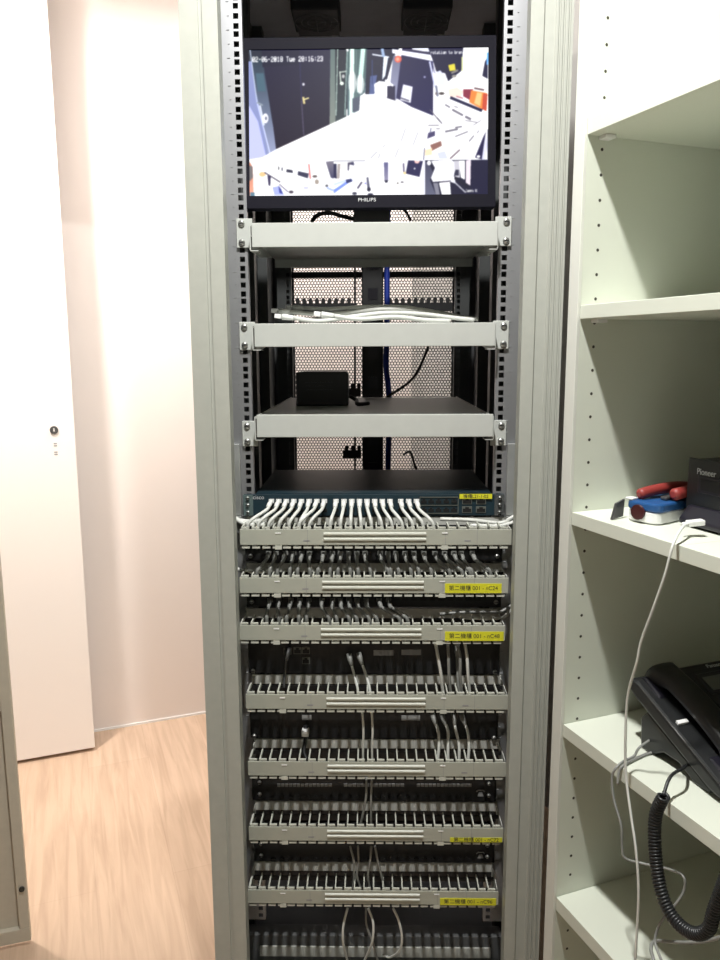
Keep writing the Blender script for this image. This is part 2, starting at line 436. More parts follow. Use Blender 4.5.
# ------------------------------------------------------------------ monitor with its picture
SX0, SX1, SY0, SY1 = 249.0, 489.0, 49.0, 195.0
CW, CH = 480, 292
SS = 2
img = np.zeros((CH*SS, CW*SS, 3), np.float32)
yy, xx = np.mgrid[0:CH*SS, 0:CW*SS]
PX = SX0 + (xx+.5)/(CW*SS)*(SX1-SX0); PY = SY0 + (yy+.5)/(CH*SS)*(SY1-SY0)
def poly(pts, c0, c1=None, axis=1, soft=1.0):
    ins = np.zeros(PX.shape, bool); n = len(pts)
    xs = [p[0] for p in pts]; ys = [p[1] for p in pts]
    for i in range(n):
        xa, ya = pts[i]; xb, yb = pts[(i+1) % n]
        if ya == yb: continue
        cnd = ((ya > PY) != (yb > PY)) & (PX < (xb-xa)*(PY-ya)/(yb-ya)+xa)
        ins ^= cnd
    c0 = np.array(c0, np.float32)
    if c1 is None: img[ins] = img[ins]*(1-soft) + c0*soft
    else:
        v = PY if axis == 1 else PX; lo, hi = (min(ys), max(ys)) if axis == 1 else (min(xs), max(xs))
        t = np.clip((v[ins]-lo)/(hi-lo), 0, 1)[:, None]
        img[ins] = c0*(1-t) + np.array(c1, np.float32)*t
def line(x0, y0, x1, y1, w, c, soft=1.0):
    dx_, dy_ = x1-x0, y1-y0; L = math.hypot(dx_, dy_); nx, ny = -dy_/L*w/2, dx_/L*w/2
    poly([(x0+nx, y0+ny), (x1+nx, y1+ny), (x1-nx, y1-ny), (x0-nx, y0-ny)], c, soft=soft)
def blob(x, y, rx, ry, c, soft=1.0):
    poly([(x+rx*math.cos(a), y+ry*math.sin(a)) for a in [math.pi*k/6 for k in range(12)]], c, soft=soft)
W = (1, 1, 1); NAVY = (.035, .033, .085); NV2 = (.06, .055, .13)
img[:] = W
# main view: dark double door at the left
poly([(249, 49), (386, 49), (378, 66), (360, 98), (334, 120), (249, 160)], (.07, .10, .12))
poly([(249, 60), (252, 60), (262, 108), (275, 150), (262, 160), (249, 160)], (.48, .52, .72))
poly([(249, 104), (258, 120), (266, 156), (249, 158)], (.72, .74, .95))
poly([(251.5, 60), (263, 58), (272, 118), (277, 148), (268, 155), (262, 118), (254, 80)], (.10, .16, .19), (.55, .58, .72))
poly([(256, 72), (264, 72), (266, 90), (258, 90)], (.22, .33, .38))
line(250.5, 49, 257, 100, .9, (.75, .8, .9)); line(257, 100, 270, 153, 1.1, (.8, .84, 1))
line(260, 104, 264, 124, 1.6, (.85, .88, .95)); blob(265.5, 117, 3, 5, (.95, .95, .97)); blob(266, 117, 1.2, 2, (.4, .42, .5))
line(257, 101, 263, 104, 1.5, (.5, .55, .6))
poly([(262, 49), (331, 49), (330, 124), (276, 148), (272, 115), (265, 70)], NV2, (.075, .045, .062))
poly([(262, 49), (300, 49), (300, 64), (263, 66)], (.03, .035, .09))
line(300.5, 62, 302, 100, .9, (.11, .11, .24)); line(302, 100, 304, 134, 1.4, (.22, .20, .27))
blob(304, 83.5, 1.3, 1.5, (.8, .8, .85)); line(303.6, 96, 304.8, 103, 2.1, (.85, .78, .5)); line(305, 98.5, 309.5, 97, 1.4, (.9, .85, .55))
# curtain / wall strip
poly([(331, 49), (336, 49), (336, 122), (330, 125)], (.30, .37, .35), (.45, .48, .44))
poly([(336, 49), (348, 49), (347, 118), (336, 122)], (.03, .05, .05), (.16, .20, .19))
poly([(348, 49), (368, 49), (366, 92), (361, 96), (360, 110), (348, 116)], (.20, .30, .28), (.30, .38, .40))
for (xa, xb, w, c) in ((338.5, 336.6, .8, (.75, .85, .8)), (348, 345.5, 1.2, (.5, .6, .58)), (353, 352, 4.2, (.88, .98, .94)), (364, 360, 4.4, (.80, .94, .90)), (357, 356.5, 1.0, (.3, .4, .38)), (370, 366, 1, (.55, .65, .68))):
    line(xa, 49, xb, 115 if xa < 360 else 92, w, c)
blob(353, 82, 4, 12, W, .6); blob(361, 84, 4, 10, W, .6)
poly([(353, 98), (361, 96), (360, 110), (353, 112)], (.25, .28, .33))
line(340, 72, 347, 71, 1, (.8, .85, .8)); line(340.5, 71, 341.5, 82, 1.2, (.8, .85, .8)); blob(342.5, 83, 2, 1.8, (.95, 1, .95)); blob(344, 76, 1.5, 2, (.7, .7, .7))
line(347.5, 49, 349, 51, 2, W)
# back wall, TV, column, chairs
poly([(368, 49), (400, 49), (394, 58), (386, 86), (374, 94), (366, 94)], (.03, .04, .10))
line(373, 54.5, 390, 57.5, 1.4, (.9, .92, .96)); line(383, 49, 384.5, 57, 3, (.55, .65, .8))
poly([(384.5, 57), (389, 57.5), (386, 76), (383, 80)], (.93, .97, 1)); poly([(371, 76), (378, 75), (375, 94), (370, 94)], (.25, .30, .48)); line(373, 60, 373, 84, 1, (.15, .2, .35))
poly([(394, 56), (403, 57), (398, 100), (392, 96), (391, 84)], (.36, .37, .47), (.55, .56, .68))
poly([(403, 49), (434, 49), (434, 120), (397, 98)], (.06, .055, .17), (.085, .075, .22))
poly([(393, 49.5), (434, 56), (434, 62), (393, 53.5)], (.97, .97, 1)); poly([(413, 49), (434, 49), (434, 53), (413, 51)], (.92, .93, .97)); line(404, 49, 434, 54.5, 1.2, (.15, .13, .2))
blob(399, 59.5, 3.6, 3.6, (.85, .32, .22)); blob(398.5, 59.5, 1.8, 1.8, (1, .62, .5))
poly([(375, 84), (380, 81), (388, 82), (390, 95), (386, 105), (376, 104)], W)
poly([(388, 86), (396, 86), (396, 98), (397, 104), (386, 104), (388, 96)], (.10, .09, .17)); line(386, 80, 394, 86, 2, W); blob(389, 102, 2, 1.2, (.8, .8, .9))
poly([(404, 84.5), (413.5, 87), (411.5, 103), (401, 100)], (.93, .93, .97)); line(401.5, 98, 410, 101, 1.6, (.30, .29, .36)); line(403, 107, 412, 110, 1.2, (.5, .48, .6)); blob(405, 108.5, 1.2, 1, (.2, .2, .3)); blob(409, 107.5, 1.8, 1, (.3, .3, .4))
blob(425.5, 77.5, 1.2, 1, (.55, .55, .7)); line(386, 103, 434, 118, 1.6, (.75, .73, .88), .7)
# white floor and table scratches
poly([(249, 158), (262, 156), (277, 147.5), (334, 122), (360, 110), (361, 95), (375, 94), (400, 102), (434, 116), (434, 160), (249, 160)], W)
for L_ in ((371, 158, 378, 151), (383, 147, 386.5, 144.5), (379, 158, 381, 153), (396, 157, 399.5, 148), (402, 141, 406.5, 128), (414, 145, 419, 132)):
    line(*L_, .8, (.45, .45, .50), .8)
# right-hand camera view
poly([(429, 49), (464, 49), (462, 72), (449, 82), (446, 74), (437, 72), (434, 62)], (.05, .05, .13))
line(430.5, 62, 436, 88, 1.8, (.80, .82, .95)); line(433, 62, 438, 84, .8, (.3, .3, .5))
poly([(435, 74), (441, 71), (447, 78), (445, 86), (437, 85)], (.86, .87, .95)); poly([(449, 66), (455.5, 64.5), (456.5, 71), (450.5, 72)], (.86, .80, .16)); line(452, 74, 459, 71, 2.2, (.45, .43, .40)); blob(455, 77, 2.5, 1.4, (.55, .53, .5))
line(463, 58, 463, 72, 1.5, (.80, .82, .55)); line(437, 86, 438.5, 97, 2.2, (.4, .42, .5)); blob(442.5, 94, 3, 1.5, (.25, .22, .2)); blob(437, 94, 1, 1.6, (.4, .35, .35))
poly([(485.5, 63), (488.5, 58), (488.5, 80), (483, 77)], (.08, .08, .16)); line(488.3, 54, 488, 66, 1.6, (.35, .65, .95))
poly([(449, 90), (458, 88), (464, 92), (462, 98), (450, 97)], (.97, .80, .70), soft=.7)
poly([(464, 90), (474, 90), (471, 101), (464, 97)], (.48, .13, .18)); poly([(472, 91), (488, 94), (487, 112), (470, 103)], (.93, .47, .16)); poly([(478, 93), (483, 94), (481, 107), (475, 104)], (.98, .75, .45)); poly([(484, 94), (488.5, 95), (487.5, 112), (483, 110)], (.75, .25, .13))
line(475, 89, 485, 91, 1.8, (.35, .25, .25)); line(451, 98, 483, 111.5, 3, (.07, .07, .17)); line(457, 97, 464, 99, 1.2, (.6, .3, .35))
for L_ in ((446, 105, 451, 108, 1.6), (453, 110, 464, 116, 2.2), (466, 117, 472, 120, 2.4), (455, 107, 459, 108, 1), (431, 110, 441, 122, 1.2), (438, 118, 443, 124, 1.4), (429, 125.5, 440, 125.5, 1), (437, 129, 441, 129, .8),
           (446, 132, 459, 129.5, 2), (456, 128, 463, 127, 1.6), (456, 137, 469, 132, 1.2), (470, 142, 475, 136, 1.2), (466, 121, 478, 123, .8), (474, 126, 482, 121, .7), (478, 134, 480, 131, .8)):
    line(*L_, (.30, .28, .33), .85)
poly([(429, 133), (436, 131), (436, 136), (428, 139)], (.22, .20, .33)); line(432, 128, 431, 133, 1.2, (.4, .4, .5))
poly([(431, 145), (442, 141), (443, 146), (433, 151)], (.50, .33, .28)); poly([(426, 150), (433, 148), (433, 155), (426, 156)], (1, .85, .68)); poly([(438, 153), (446, 151), (449, 159), (440, 159)], (.80, .82, .93)); line(451, 159, 461, 150, 1.6, (.42, .35, .38))
line(425.5, 148, 424.5, 160, 1, (.3, .3, .4))
poly([(484, 138), (487, 132), (483, 160), (476, 158)], (.09, .08, .20)); blob(479.5, 157, 1.8, 1.4, W); poly([(487, 136), (488.8, 146), (486, 160), (483, 160)], (.85, .85, .95)); line(488.9, 130, 488.9, 160, .7, (.05, .05, .12))
# bottom strip: three small views + dark one
poly([(249, 160), (252.5, 166), (253, 193), (249, 195)], (.75, .45, .33), (.95, .62, .5)); poly([(249, 164), (252, 165), (252.5, 176), (249, 180)], (.4, .38, .37))
blob(262, 173, 3.5, 2.5, (.95, .75, .5)); line(264, 171, 280, 181, 1.4, (.3, .28, .33)); poly([(267, 174), (270.5, 175), (270, 185), (268, 184)], (.17, .15, .25))
line(279, 183, 288, 191, 1.2, (.45, .42, .5)); poly([(272, 186), (278, 185), (284, 194), (274, 194)], (.62, .66, .93)); poly([(278, 184), (281, 188), (283, 193), (279, 192)], (.22, .25, .55)); blob(291, 191, 2.5, 1.6, (.25, .22, .25))
blob(278.5, 167, .7, 2, (.3, .3, .3)); blob(282, 168, .8, 2, (.3, .3, .35)); poly([(286.5, 168), (292.5, 169), (293, 172), (286, 171)], (.15, .15, .2)); poly([(298, 170), (309, 172.5), (308, 177.5), (297.5, 174)], (.16, .16, .23)); line(309, 163, 310.5, 178, 1.5, (.85, .40, .38))
blob(315, 175.5, 2.6, 1.4, (.35, .3, .28)); blob(317, 181, 2.2, 2.6, (.6, .55, .5)); blob(327, 185, 1.6, 1.4, (.3, .3, .32)); blob(306, 187, 3, 1.2, (.75, .75, .92))
poly([(326, 161), (334, 160), (334, 178), (331, 177)], (.42, .40, .45), (.2, .2, .3)); poly([(334, 163), (337, 163), (337, 178), (334, 177)], (.10, .10, .2)); poly([(338, 163), (341, 163), (340, 178), (337, 178)], (.62, .58, .56)); line(334, 160.3, 366, 160.3, .9, (.4, .4, .45))
poly([(348, 162), (354, 161), (355, 165), (350, 164), (349.5, 170), (348, 170)], (.25, .23, .30)); blob(353, 163, 1.8, 1.6, (.2, .2, .3))
poly([(334, 189), (348, 180), (354, 179), (334, 193)], (.42, .52, .93)); poly([(346, 179), (352, 178), (353, 181), (347, 183)], (.12, .15, .33)); line(334, 184, 346, 180, 3, (.70, .78, 1), .7); line(327, 187, 334, 190, 2.4, (.5, .6, .95), .7)
line(358, 188, 362.5, 181.5, 1.8, (.22, .2, .28)); poly([(367, 177), (369, 176.5), (371, 190), (368, 190)], (.30, .3, .37)); blob(369.5, 189, 2, 2.2, (.1, .1, .15)); blob(355, 193, 2.5, 1.6, (.2, .2, .25)); blob(371, 194, 3, 1.2, (.12, .12, .18)); blob(366, 183, 1, 1, (.5, .5, .8))
poly([(384.5, 162), (389, 162), (389, 181), (385, 180.5)], (.30, .30, .46), (.52, .50, .60)); poly([(385, 180), (389, 180), (388, 182.5), (386, 182.5)], (.08, .08, .13))
poly([(409, 160), (424, 161), (420.5, 177), (406.5, 173.5)], (.10, .09, .22)); poly([(415, 160), (421, 161), (419, 163.5), (416, 163)], (.96, .75, .72)); blob(415.5, 168.5, .9, .9, W); line(404.3, 163, 404.8, 172, 1.8, (.35, .32, .42)); blob(405.5, 173, 1.6, 1.6, (.9, .8, .55))
blob(398.5, 183, 1, 1, (.4, .38, .35)); blob(403, 182, 1.8, .9, (.35, .33, .35)); line(425.6, 160, 425, 195, .8, (.9, .9, .95))
poly([(426, 160), (489, 160), (489, 195), (426, 195)], (.06, .06, .11)); poly([(426, 161), (430, 164), (434, 172), (431, 180), (437, 195), (426, 195)], (.20, .20, .27), (.32, .33, .4))
poly([(432, 161), (452, 160), (457, 163), (455, 176), (457, 184), (449, 181), (434, 182), (432, 178), (436, 168)], (.97, .97, .99)); blob(430, 163, 2, 2.4, W)
poly([(440, 183), (451, 182), (452, 195), (443, 195)], W); line(441, 182.5, 452, 181, .9, (.25, .23, .28)); poly([(434, 183), (439, 183), (441, 195), (437, 195)], (.45, .45, .50))
poly([(455, 161), (461, 161), (461, 178), (456, 177)], (.75, .74, .78)); poly([(456.5, 170), (460, 170), (460, 176), (455, 176)], (.15, .15, .2)); poly([(460, 161), (466, 161), (466, 180), (462, 178)], W); poly([(467, 161), (472, 160), (471.5, 186), (467, 183)], (.92, .86, .90))
line(452, 179, 467, 193, 1, (.85, .85, .9)); line(456, 178, 470, 188, 3, (.05, .05, .07)); blob(475, 162.5, 1.2, 1.2, W)
poly([(472, 160.5), (489, 160), (489, 195), (476, 195), (472, 187)], (.05, .05, .12))
line(249, 160.2, 489, 160.2, .5, (.8, .8, .85), .6)
# lettering on the picture (5x7 dots)
G5 = {'0': '01110100011001110101110011000101110', '1': '00100011000010000100001000010001110', '2': '01110100010000100110010001000011111', '3': '01110100010000100110000011000101110', '5': '11111100001111000001000011000101110',
      '6': '01110100001000011110100011000101110', '8': '01110100011000101110100011000101110', '9': '01110100011000101111000010000101110', '-': '00000000000000001110000000000000000', ':': '00000001000010000000001000010000000',
      'T': '11111001000010000100001000010000100', 'u': '00000000001000110001100011001101101', 'e': '00000000000111010001111111000001110', ' ': '0'*35, 'C': '01110100011000010000100001000101110', 'a': '00000000000111000001011111000101111', 'm': '00000000001101010101101011010110101',
      'r': '00000000001011011001100001000010000', 'o': '00000000000111010001100011000101110', 'i': '00100000000110000100001000010001110', 'R': '11110100011000111110101001001010001', 't': '01000010001110001000010000100100110', 'b': '10000100001011011001100011000111110', 'd': '00001000010110110011100011000101111', 'n': '00000000001011011001100011000110001'}
def dots(s, x, y, cw, h, c=W):
    for k, ch in enumerate(s):
        gl = G5.get(ch, G5[' '])
        for i in range(35):
            if gl[i] == '1':
                a = x+k*cw+(i % 5)*cw/6; b = y+(i//5)*h/7
                poly([(a, b), (a+cw/6*1.6, b), (a+cw/6*1.6, b+h/7*1.25), (a, b+h/7*1.25)], c)
dots('02-06-2018 Tue 20:16:23', 252.6, 55.4, 3.1, 5.4)
dots('rotation to bran', 431.5, 51.6, 1.98, 3.2)
dots('Camera 01', 467, 189.5, 1.32, 2.8)
poly([(249.5, 191), (254, 191), (254, 195), (249.5, 195)], (.32, .45, .52))
img = img.reshape(CH, SS, CW, SS, 3).mean((1, 3))
pad = np.pad(img, ((1, 1), (1, 1), (0, 0)), 'edge')
img = (pad[:-2, 1:-1]+pad[2:, 1:-1]+pad[1:-1, :-2]+pad[1:-1, 2:]+pad[1:-1, 1:-1]*3)/7

for _ in range(2):
    pad = np.pad(img, ((1, 1), (1, 1), (0, 0)), 'edge')
    img = (pad[:-2, 1:-1]+pad[2:, 1:-1]+pad[1:-1, :-2]+pad[1:-1, 2:]+pad[1:-1, 1:-1])/5
img = np.array((.012, .011, .024), np.float32) + np.clip(img, 0, 1)**1.9*.98
TILT = R_(7.0)
mn = Vector((0, -math.cos(TILT), math.sin(TILT))); mzv = Vector((0, math.sin(TILT), math.cos(TILT)))
morg = at(368, 208, 1.430); morg.x = 0
def mloc(x, y):
    p = onplane(x, y, morg, mn) - morg; return p.x, p.dot(mzv)
sx0 = mloc(249.2, 122)[0]; sx1 = mloc(488.0, 122)[0]; sz1 = mloc(368, 49)[1]; sz0 = mloc(368, 195.5)[1]
mx0, mx1 = mloc(242.6, 122)[0], mloc(495.6, 122)[0]; mz1 = mloc(368, 37.5)[1]; mz0 = 0.0
MY = 0.0
mon = thing('monitor', 'black-framed monitor with a four-way camera picture on the top tray', 'monitor', morg)
mon.rotation_euler.x = -TILT
bz = MB()
bz.box(mx0, mx1, 0, .018, 0, mz1)
bz.build('monitor_back', M['bezel'], mon, bevel=.003)
bz = MB()
bz.box(mx0, sx0, -.003, 0, 0, mz1); bz.box(sx1, mx1, -.003, 0, 0, mz1)
bz.box(sx0, sx1, -.003, 0, 0, sz0); bz.box(sx0, sx1, -.003, 0, sz1, mz1)
bz.build('bezel', M['bezel'], mon)
nx, nz = CW, CH
gx, gz = np.meshgrid(np.linspace(sx0, sx1, nx+1), np.linspace(sz1, sz0, nz+1))
vv = np.stack([gx.ravel(), np.full(gx.size, -.0006), gz.ravel()-mz0], 1).astype(np.float32)
i0 = (np.arange(nz)[:, None]*(nx+1)+np.arange(nx)[None]).ravel()
fv = np.stack([i0, i0+nx+1, i0+nx+2, i0+1], 1).astype(np.int32)
me = bpy.data.meshes.new('screen'); me.vertices.add(len(vv)); me.vertices.foreach_set('co', vv.ravel())
me.loops.add(fv.size); me.loops.foreach_set('vertex_index', fv.ravel()); me.polygons.add(len(fv))
me.polygons.foreach_set('loop_start', np.arange(0, fv.size, 4, dtype=np.int32)); me.update(calc_edges=True)
ca = me.color_attributes.new('picture', 'FLOAT_COLOR', 'CORNER')
colr = np.ones((len(fv), 4, 4), np.float32); colr[:, :, :3] = img.reshape(-1, 1, 3)
ca.data.foreach_set('color', colr.ravel())
sm = bpy.data.materials.new('lit_screen'); sm.use_nodes = True; nt = sm.node_tree; b = nt.nodes['Principled BSDF']
at_ = nt.nodes.new('ShaderNodeAttribute'); at_.attribute_name = 'picture'
b.inputs['Base Color'].default_value = (.004, .004, .005, 1); b.inputs['Roughness'].default_value = .45; b.inputs['Specular IOR Level'].default_value = .06
nt.links.new(at_.outputs['Color'], b.inputs['Emission Color']); b.inputs['Emission Strength'].default_value = 1.25
me.materials.append(sm)
so = bpy.data.objects.new('screen', me); COL.objects.link(so); so.parent = mon
lgx, lgz = mloc(367, 200.5)
text('brand_lettering', 'PHILIPS', .0085, Matrix.Translation((lgx, -.0035, lgz)) @ Matrix.Rotation(R_(90), 4, 'X'), M['logo'], mon, width=.031)
UPR = Matrix.Rotation(TILT, 4, 'X')
tz = zs_[0]-.006-morg.z
nk = MB().box(-.035, .030, .03, .055, tz+.004, .10, T=UPR).build('stand_neck', M['black'], mon, bevel=.004)
ring = lambda rx, ry, z: [(-.012+rx*math.cos(2*math.pi*k/32), .10+ry*math.sin(2*math.pi*k/32), z) for k in range(32)]
MB().rings([ring(.085, .07, tz+.0008), ring(.085, .07, tz+.006), ring(.07, .058, tz+.010)], T=UPR).build('stand_base', M['gloss'], mon)
# dark rounded thing under the right of the screen
ad = thing('power_adapter', 'dark rounded power adapter on the top tray under the right of the screen', 'power adapter')
ac = at(434, 221, 1.56); ad.location = (ac.x, 1.56, zs_[0]-.0058)
rr = []
for z, s in ((0, .9), (.006, 1), (.018, .92), (.026, .6), (.029, .2)):
    rr.append([(.046*s*math.cos(2*math.pi*k/28), .035*s*math.sin(2*math.pi*k/28), z) for k in range(28)])
MB().rings(rr).build('adapter_body', M['gloss'], ad)
MB().box(.030, .050, -.036, -.030, .014, .020).build('adapter_label', M['logo'], ad)

# ------------------------------------------------------------------ cables lying on the middle tray
zt2 = zs_[1]-.006
def tray_cable(pts, label, r=.0040, boot_at_start=True):
    P = [at(x, y, Y) for x, y, Y in pts]
    for p in P: p.z = max(p.z, zt2+r+.001)
    base = P[0].copy()
    t = thing('network_cable', label, 'cable', base, 'white cables lying on the middle tray')
    sp = smooth_path(P, 6)
    MB().tube([p-base for p in sp], r, 8).build('cable_jacket', M['cable'], t)
    if boot_at_start:
        d = (P[0]-P[1]).normalized()
        MB().tube([Vector((0, 0, 0)), d*.012, d*.022, d*.023], [r*1.1, .0052, .0058, .004], 8).build('cable_boot', M['boot'], t)
        e = d*.024; 
        T = Matrix.Translation(e) @ d.to_track_quat('X', 'Z').to_matrix().to_4x4()
        MB().box(0, .012, -.0055, .0055, -.004, .004, T=T).build('cable_plug', M['white'], t, bevel=.0006)
    return t
tray_cable([(290, 312, 1.50), (315, 314, 1.49), (345, 313, 1.48), (380, 309, 1.47), (410, 310, 1.475), (445, 316, 1.49), (478, 319, 1.50)], 'white network cable on the middle tray with its plug furthest left and highest')
tray_cable([(294, 318, 1.45), (320, 321, 1.44), (350, 317, 1.44), (385, 313, 1.44), (420, 314, 1.45), (455, 318, 1.455), (474, 320, 1.46)], 'white network cable on the middle tray with its plug lower left by the front lip')
tray_cable([(303, 308, 1.58), (330, 309, 1.56), (362, 307, 1.55), (400, 307, 1.54), (430, 311, 1.55), (462, 317, 1.57)], 'white network cable on the middle tray arching highest at the back of the bundle')
tray_cable([(334, 316, 1.415), (360, 319, 1.415), (395, 317, 1.415), (425, 320, 1.42), (450, 321, 1.425)], 'short white network cable on the middle tray with plug near mid-left')
tray_cable([(300, 321, 1.62), (330, 318, 1.60), (365, 316, 1.60), (400, 318, 1.60), (436, 319, 1.60)], 'white cable lying low in the middle of the bundle on the middle tray', .0040, False)

# black box on the lowest tray
zt3 = zs_[2]-.006
bb = at(322, 404, 1.70)
bxo = thing('adapter_box', 'small matt black box standing on the lowest tray at left', 'box', (bb.x, 1.70, zt3+.0008))
wl = at(296, 385, 1.70).x-bb.x; wr = at(348, 385, 1.70).x-bb.x; ht = at(320, 372, 1.70).z-zt3
MB().prism([(wl, 0), (wr, 0), (wr, ht*.93), (wr-.004, ht), (wl+.02, ht), (wl, ht*.98)], 0, .07, 'y').build('box_body', M['black'], bxo, bevel=.0015)
mb = MB()
for k in range(3): mb.box(wl+.02, wr-.035, -.0008, .0002, ht*.45+k*.008, ht*.45+k*.008+.0018)
mb.build('box_grille', M['gloss'], bxo)
pl = at(352, 402, 1.66)
simple_cable('plug_lead', [(bb.x+wr+.004, 1.715, zt3+.02), (bb.x+wr+.018, 1.70, zt3+.012), (pl.x+.012, 1.67, zt3+.006), (pl.x+.035, 1.69, zt3+.006)], .0045, M['black'], 'stubby black lead with plug beside the small black box')

# ------------------------------------------------------------------ finger cable managers
PITCH_ = .01838
def cm_top(k): return 1.0204 - (0, .089, .178, .3112, .4446, .578, .7113)[k]
OFF = (.0035, .0000, -.0035, .0050, .0055, .0035, -.0025)
cm_lab = ['grey finger cable manager right under the teal switch, topmost of seven', 'grey finger cable manager with yellow tape, second from the top',
          'grey finger cable manager with yellow tape just above the black unit with two grey labels', 'grey finger cable manager between the two tall black units, no tape',
          'grey finger cable manager below the lower tall black unit, no tape', 'grey finger cable manager with yellow tape, second from the bottom', 'grey finger cable manager with yellow tape, lowest of seven']
YC = 1.345
def comb_mesh(zt, top=True):
    mb = MB()
    zlo, zhi = (zt+.0008, zt+.0036) if top else (zt-.0355, zt-.0322)
    for k in range(26):
        x = -.2385 + PITCH_*k
        mb.box(x, x+(.0024 if top else .0070), YC+.0025, 1.388, zlo-.0035 if top else zlo, zhi if top else zhi+.001)  # hidden bottom fingers widened to cast broader shadows between the light patches
        mb.box(x, x+.0140, YC-.0005, YC+.0032, zlo, zhi)
    mb.box(-.2385, .2385, 1.386, 1.389, zlo-.010 if top else zlo, zhi-.006 if top else zhi+.006, 1)  # spine is black: the duct's inner shade put into its colour
    return mb
def manager(k):
    zt = cm_top(k); ox = OFF[k]
    t = thing('cable_manager', cm_lab[k], 'cable manager', (ox, YC, zt), 'finger cable managers in the rack')
    sh = Matrix.Translation((0, -YC, -zt))
    def fin(mb, name, m, bevel=0, par=None):
        o = mb.build(name, m, par or t, bevel=bevel); o.data.transform(sh); return o
    zc = zt-.0145
    fin(MB().box(-.2408, .2408, 1.4192, 1.4208, zc-.0215, zc+.001), 'shaded_back_plate', M['black'], 0)  # lower half coloured black for the shade inside the duct
    fin(MB().box(-.2408, .2408, 1.4180, 1.4205, zc+.001, zc+.0205), 'back_strip', M['ductback'], .0006)
    mb = MB()
    for s in (-1, 1):
        a, b = sorted((s*.2392, s*.2408)); mb = MB().box(a, b, 1.352, 1.419, zc-.017, zc+.014)
        fin(mb, 'end_cheek', M['ductback'])
    fin(comb_mesh(zt), 'top_comb', [M['comb'], M['black']]); fin(comb_mesh(zt, False), 'bottom_comb', [M['comb'], M['black']])
    cv = fin(MB().box(-.2415, .2415, YC-.002, YC, zt-.0292, zt), 'cover', M['duct'], .001)
    for z in (-.0085, -.0185):
        fin(MB().prism([(YC-.0021, zt+z-.003), (YC-.0046, zt+z-.0012), (YC-.0046, zt+z+.0012), (YC-.0021, zt+z+.003)], -.092, .090, 'x'), 'cover_rib', M['comb'], par=cv)
    mb = MB()
    for xx_ in (-.121, .124, .180):
        mb.box(xx_, xx_+.0007, YC-.0023, YC-.0019, zt-.0288, zt-.0004)
    for xx_ in (-.128, .158): mb.box(xx_, xx_+.011, YC-.0023, YC-.0019, zt-.0225, zt-.0195)
    fin(mb, 'cover_seam', M['greylab'], par=cv)
    for xx_ in (-.178, .118):
        fin(MB().box(xx_, xx_+.010, YC-.0030, YC-.0019, zt-.0080, zt-.0060), 'latch', M['white'], par=cv)
        fin(MB().box(xx_-.001, xx_+.011, YC-.002, YC+.003, zt-.0370, zt-.0295), 'latch', M['comb'], par=cv)
    return t, cv
CMS = [manager(k) for k in range(7)]
def cm_tape(k, x0, x1, y0, y1, s):
    t, cv = CMS[k]; a = at(x0, y0, YC-.0022); b = at(x1, y1, YC-.0022); zt = cm_top(k)
    z1 = a.z-zt; z0 = max(b.z-zt, -.0290)
    tp = MB().box(a.x-OFF[k], min(b.x-OFF[k], .2412), -.0028, -.0021, z0, z1).build('label_tape', M['yellow'], cv)
    text('tape_lettering', s, .0105, Matrix.Translation(((a.x+b.x)/2-OFF[k], -.0029, (z0+z1)/2)) @ Matrix.Rotation(R_(90), 4, 'X'), M['ink'], tp, depth=.0001, width=(b.x-a.x)*.86)
cm_tape(1, 445, 501.5, 583.5, 593, '第二機櫃 001 - nC24')
cm_tape(2, 445, 503.5, 631.5, 641, '第二機櫃 001 - nC48')
cm_tape(5, 450, 502, 837.5, 846, '第二機櫃 001 - nC72')
cm_tape(6, 440, 496, 898, 906.5, '第二機櫃 001 - nC96')

# ------------------------------------------------------------------ rack units
def unit(name, label, cat, z0, z1, m, depth=.25, x=.2225, yf=1.418):
    t = thing(name, label, cat, (0, yf, z0))
    MB().box(-x+.003, x-.003, .006, depth, .001, z1-z0-.001).build('casing', m, t)
    fp = MB().box(-.2413, .2413, -.003, .0, .0012, z1-z0-.0012).build('faceplate', m, t, bevel=.0008)
    return t, fp
# switch
sw, swf = unit('network_switch', 'dark teal network switch with white cables and yellow tape below the trays', 'network switch', 1.0285, 1.0715, M['teal'], .30)
swf.hide_render = False
sw_y = 1.418-.0035
def port_block(parent, cx, cz, w, h, y=-.0045, rim=True):
    o = None
    if rim: o = MB().box(cx-w/2-.0012, cx+w/2+.0012, y, y+.0016, cz-h/2-.0012, cz+h/2+.0012).build('port_rim', M['portrim'], parent)
    mb = MB().prism([(cx-w/2, cz-h/2), (cx+w/2, cz-h/2), (cx+w/2, cz+h*.2), (cx+w*.22, cz+h*.2), (cx+w*.22, cz+h/2), (cx-w*.22, cz+h/2), (cx-w*.22, cz+h*.2), (cx-w/2, cz+h*.2)], y-.0004, y+.001, 'y')
    p = mb.build('port', M['port'], parent)
    return p
zz1, zz0 = at(440, 501, sw_y).z-1.0285, at(440, 509.5, sw_y).z-1.0285
port_xs = [271.5, 278.9, 286.4, 293.9, 301.5, 309.2, 316.8, 324.4, 336, 344, 351.8, 359.5, 367, 374.7, 382.3, 390, 400.7, 408.6, 416.4, 423.8, 431, 438.5, 446.2, 453.9]
for i, px in enumerate(port_xs):
    X = at(px, 505, sw_y).x
    for zc in (zz1, zz0):
        port_block(sw, X, zc, .0105, .0085, -.0045, False)
rx0 = at(419.5, 505, sw_y).x; rx1 = at(458.5, 505, sw_y).x
mb = MB()
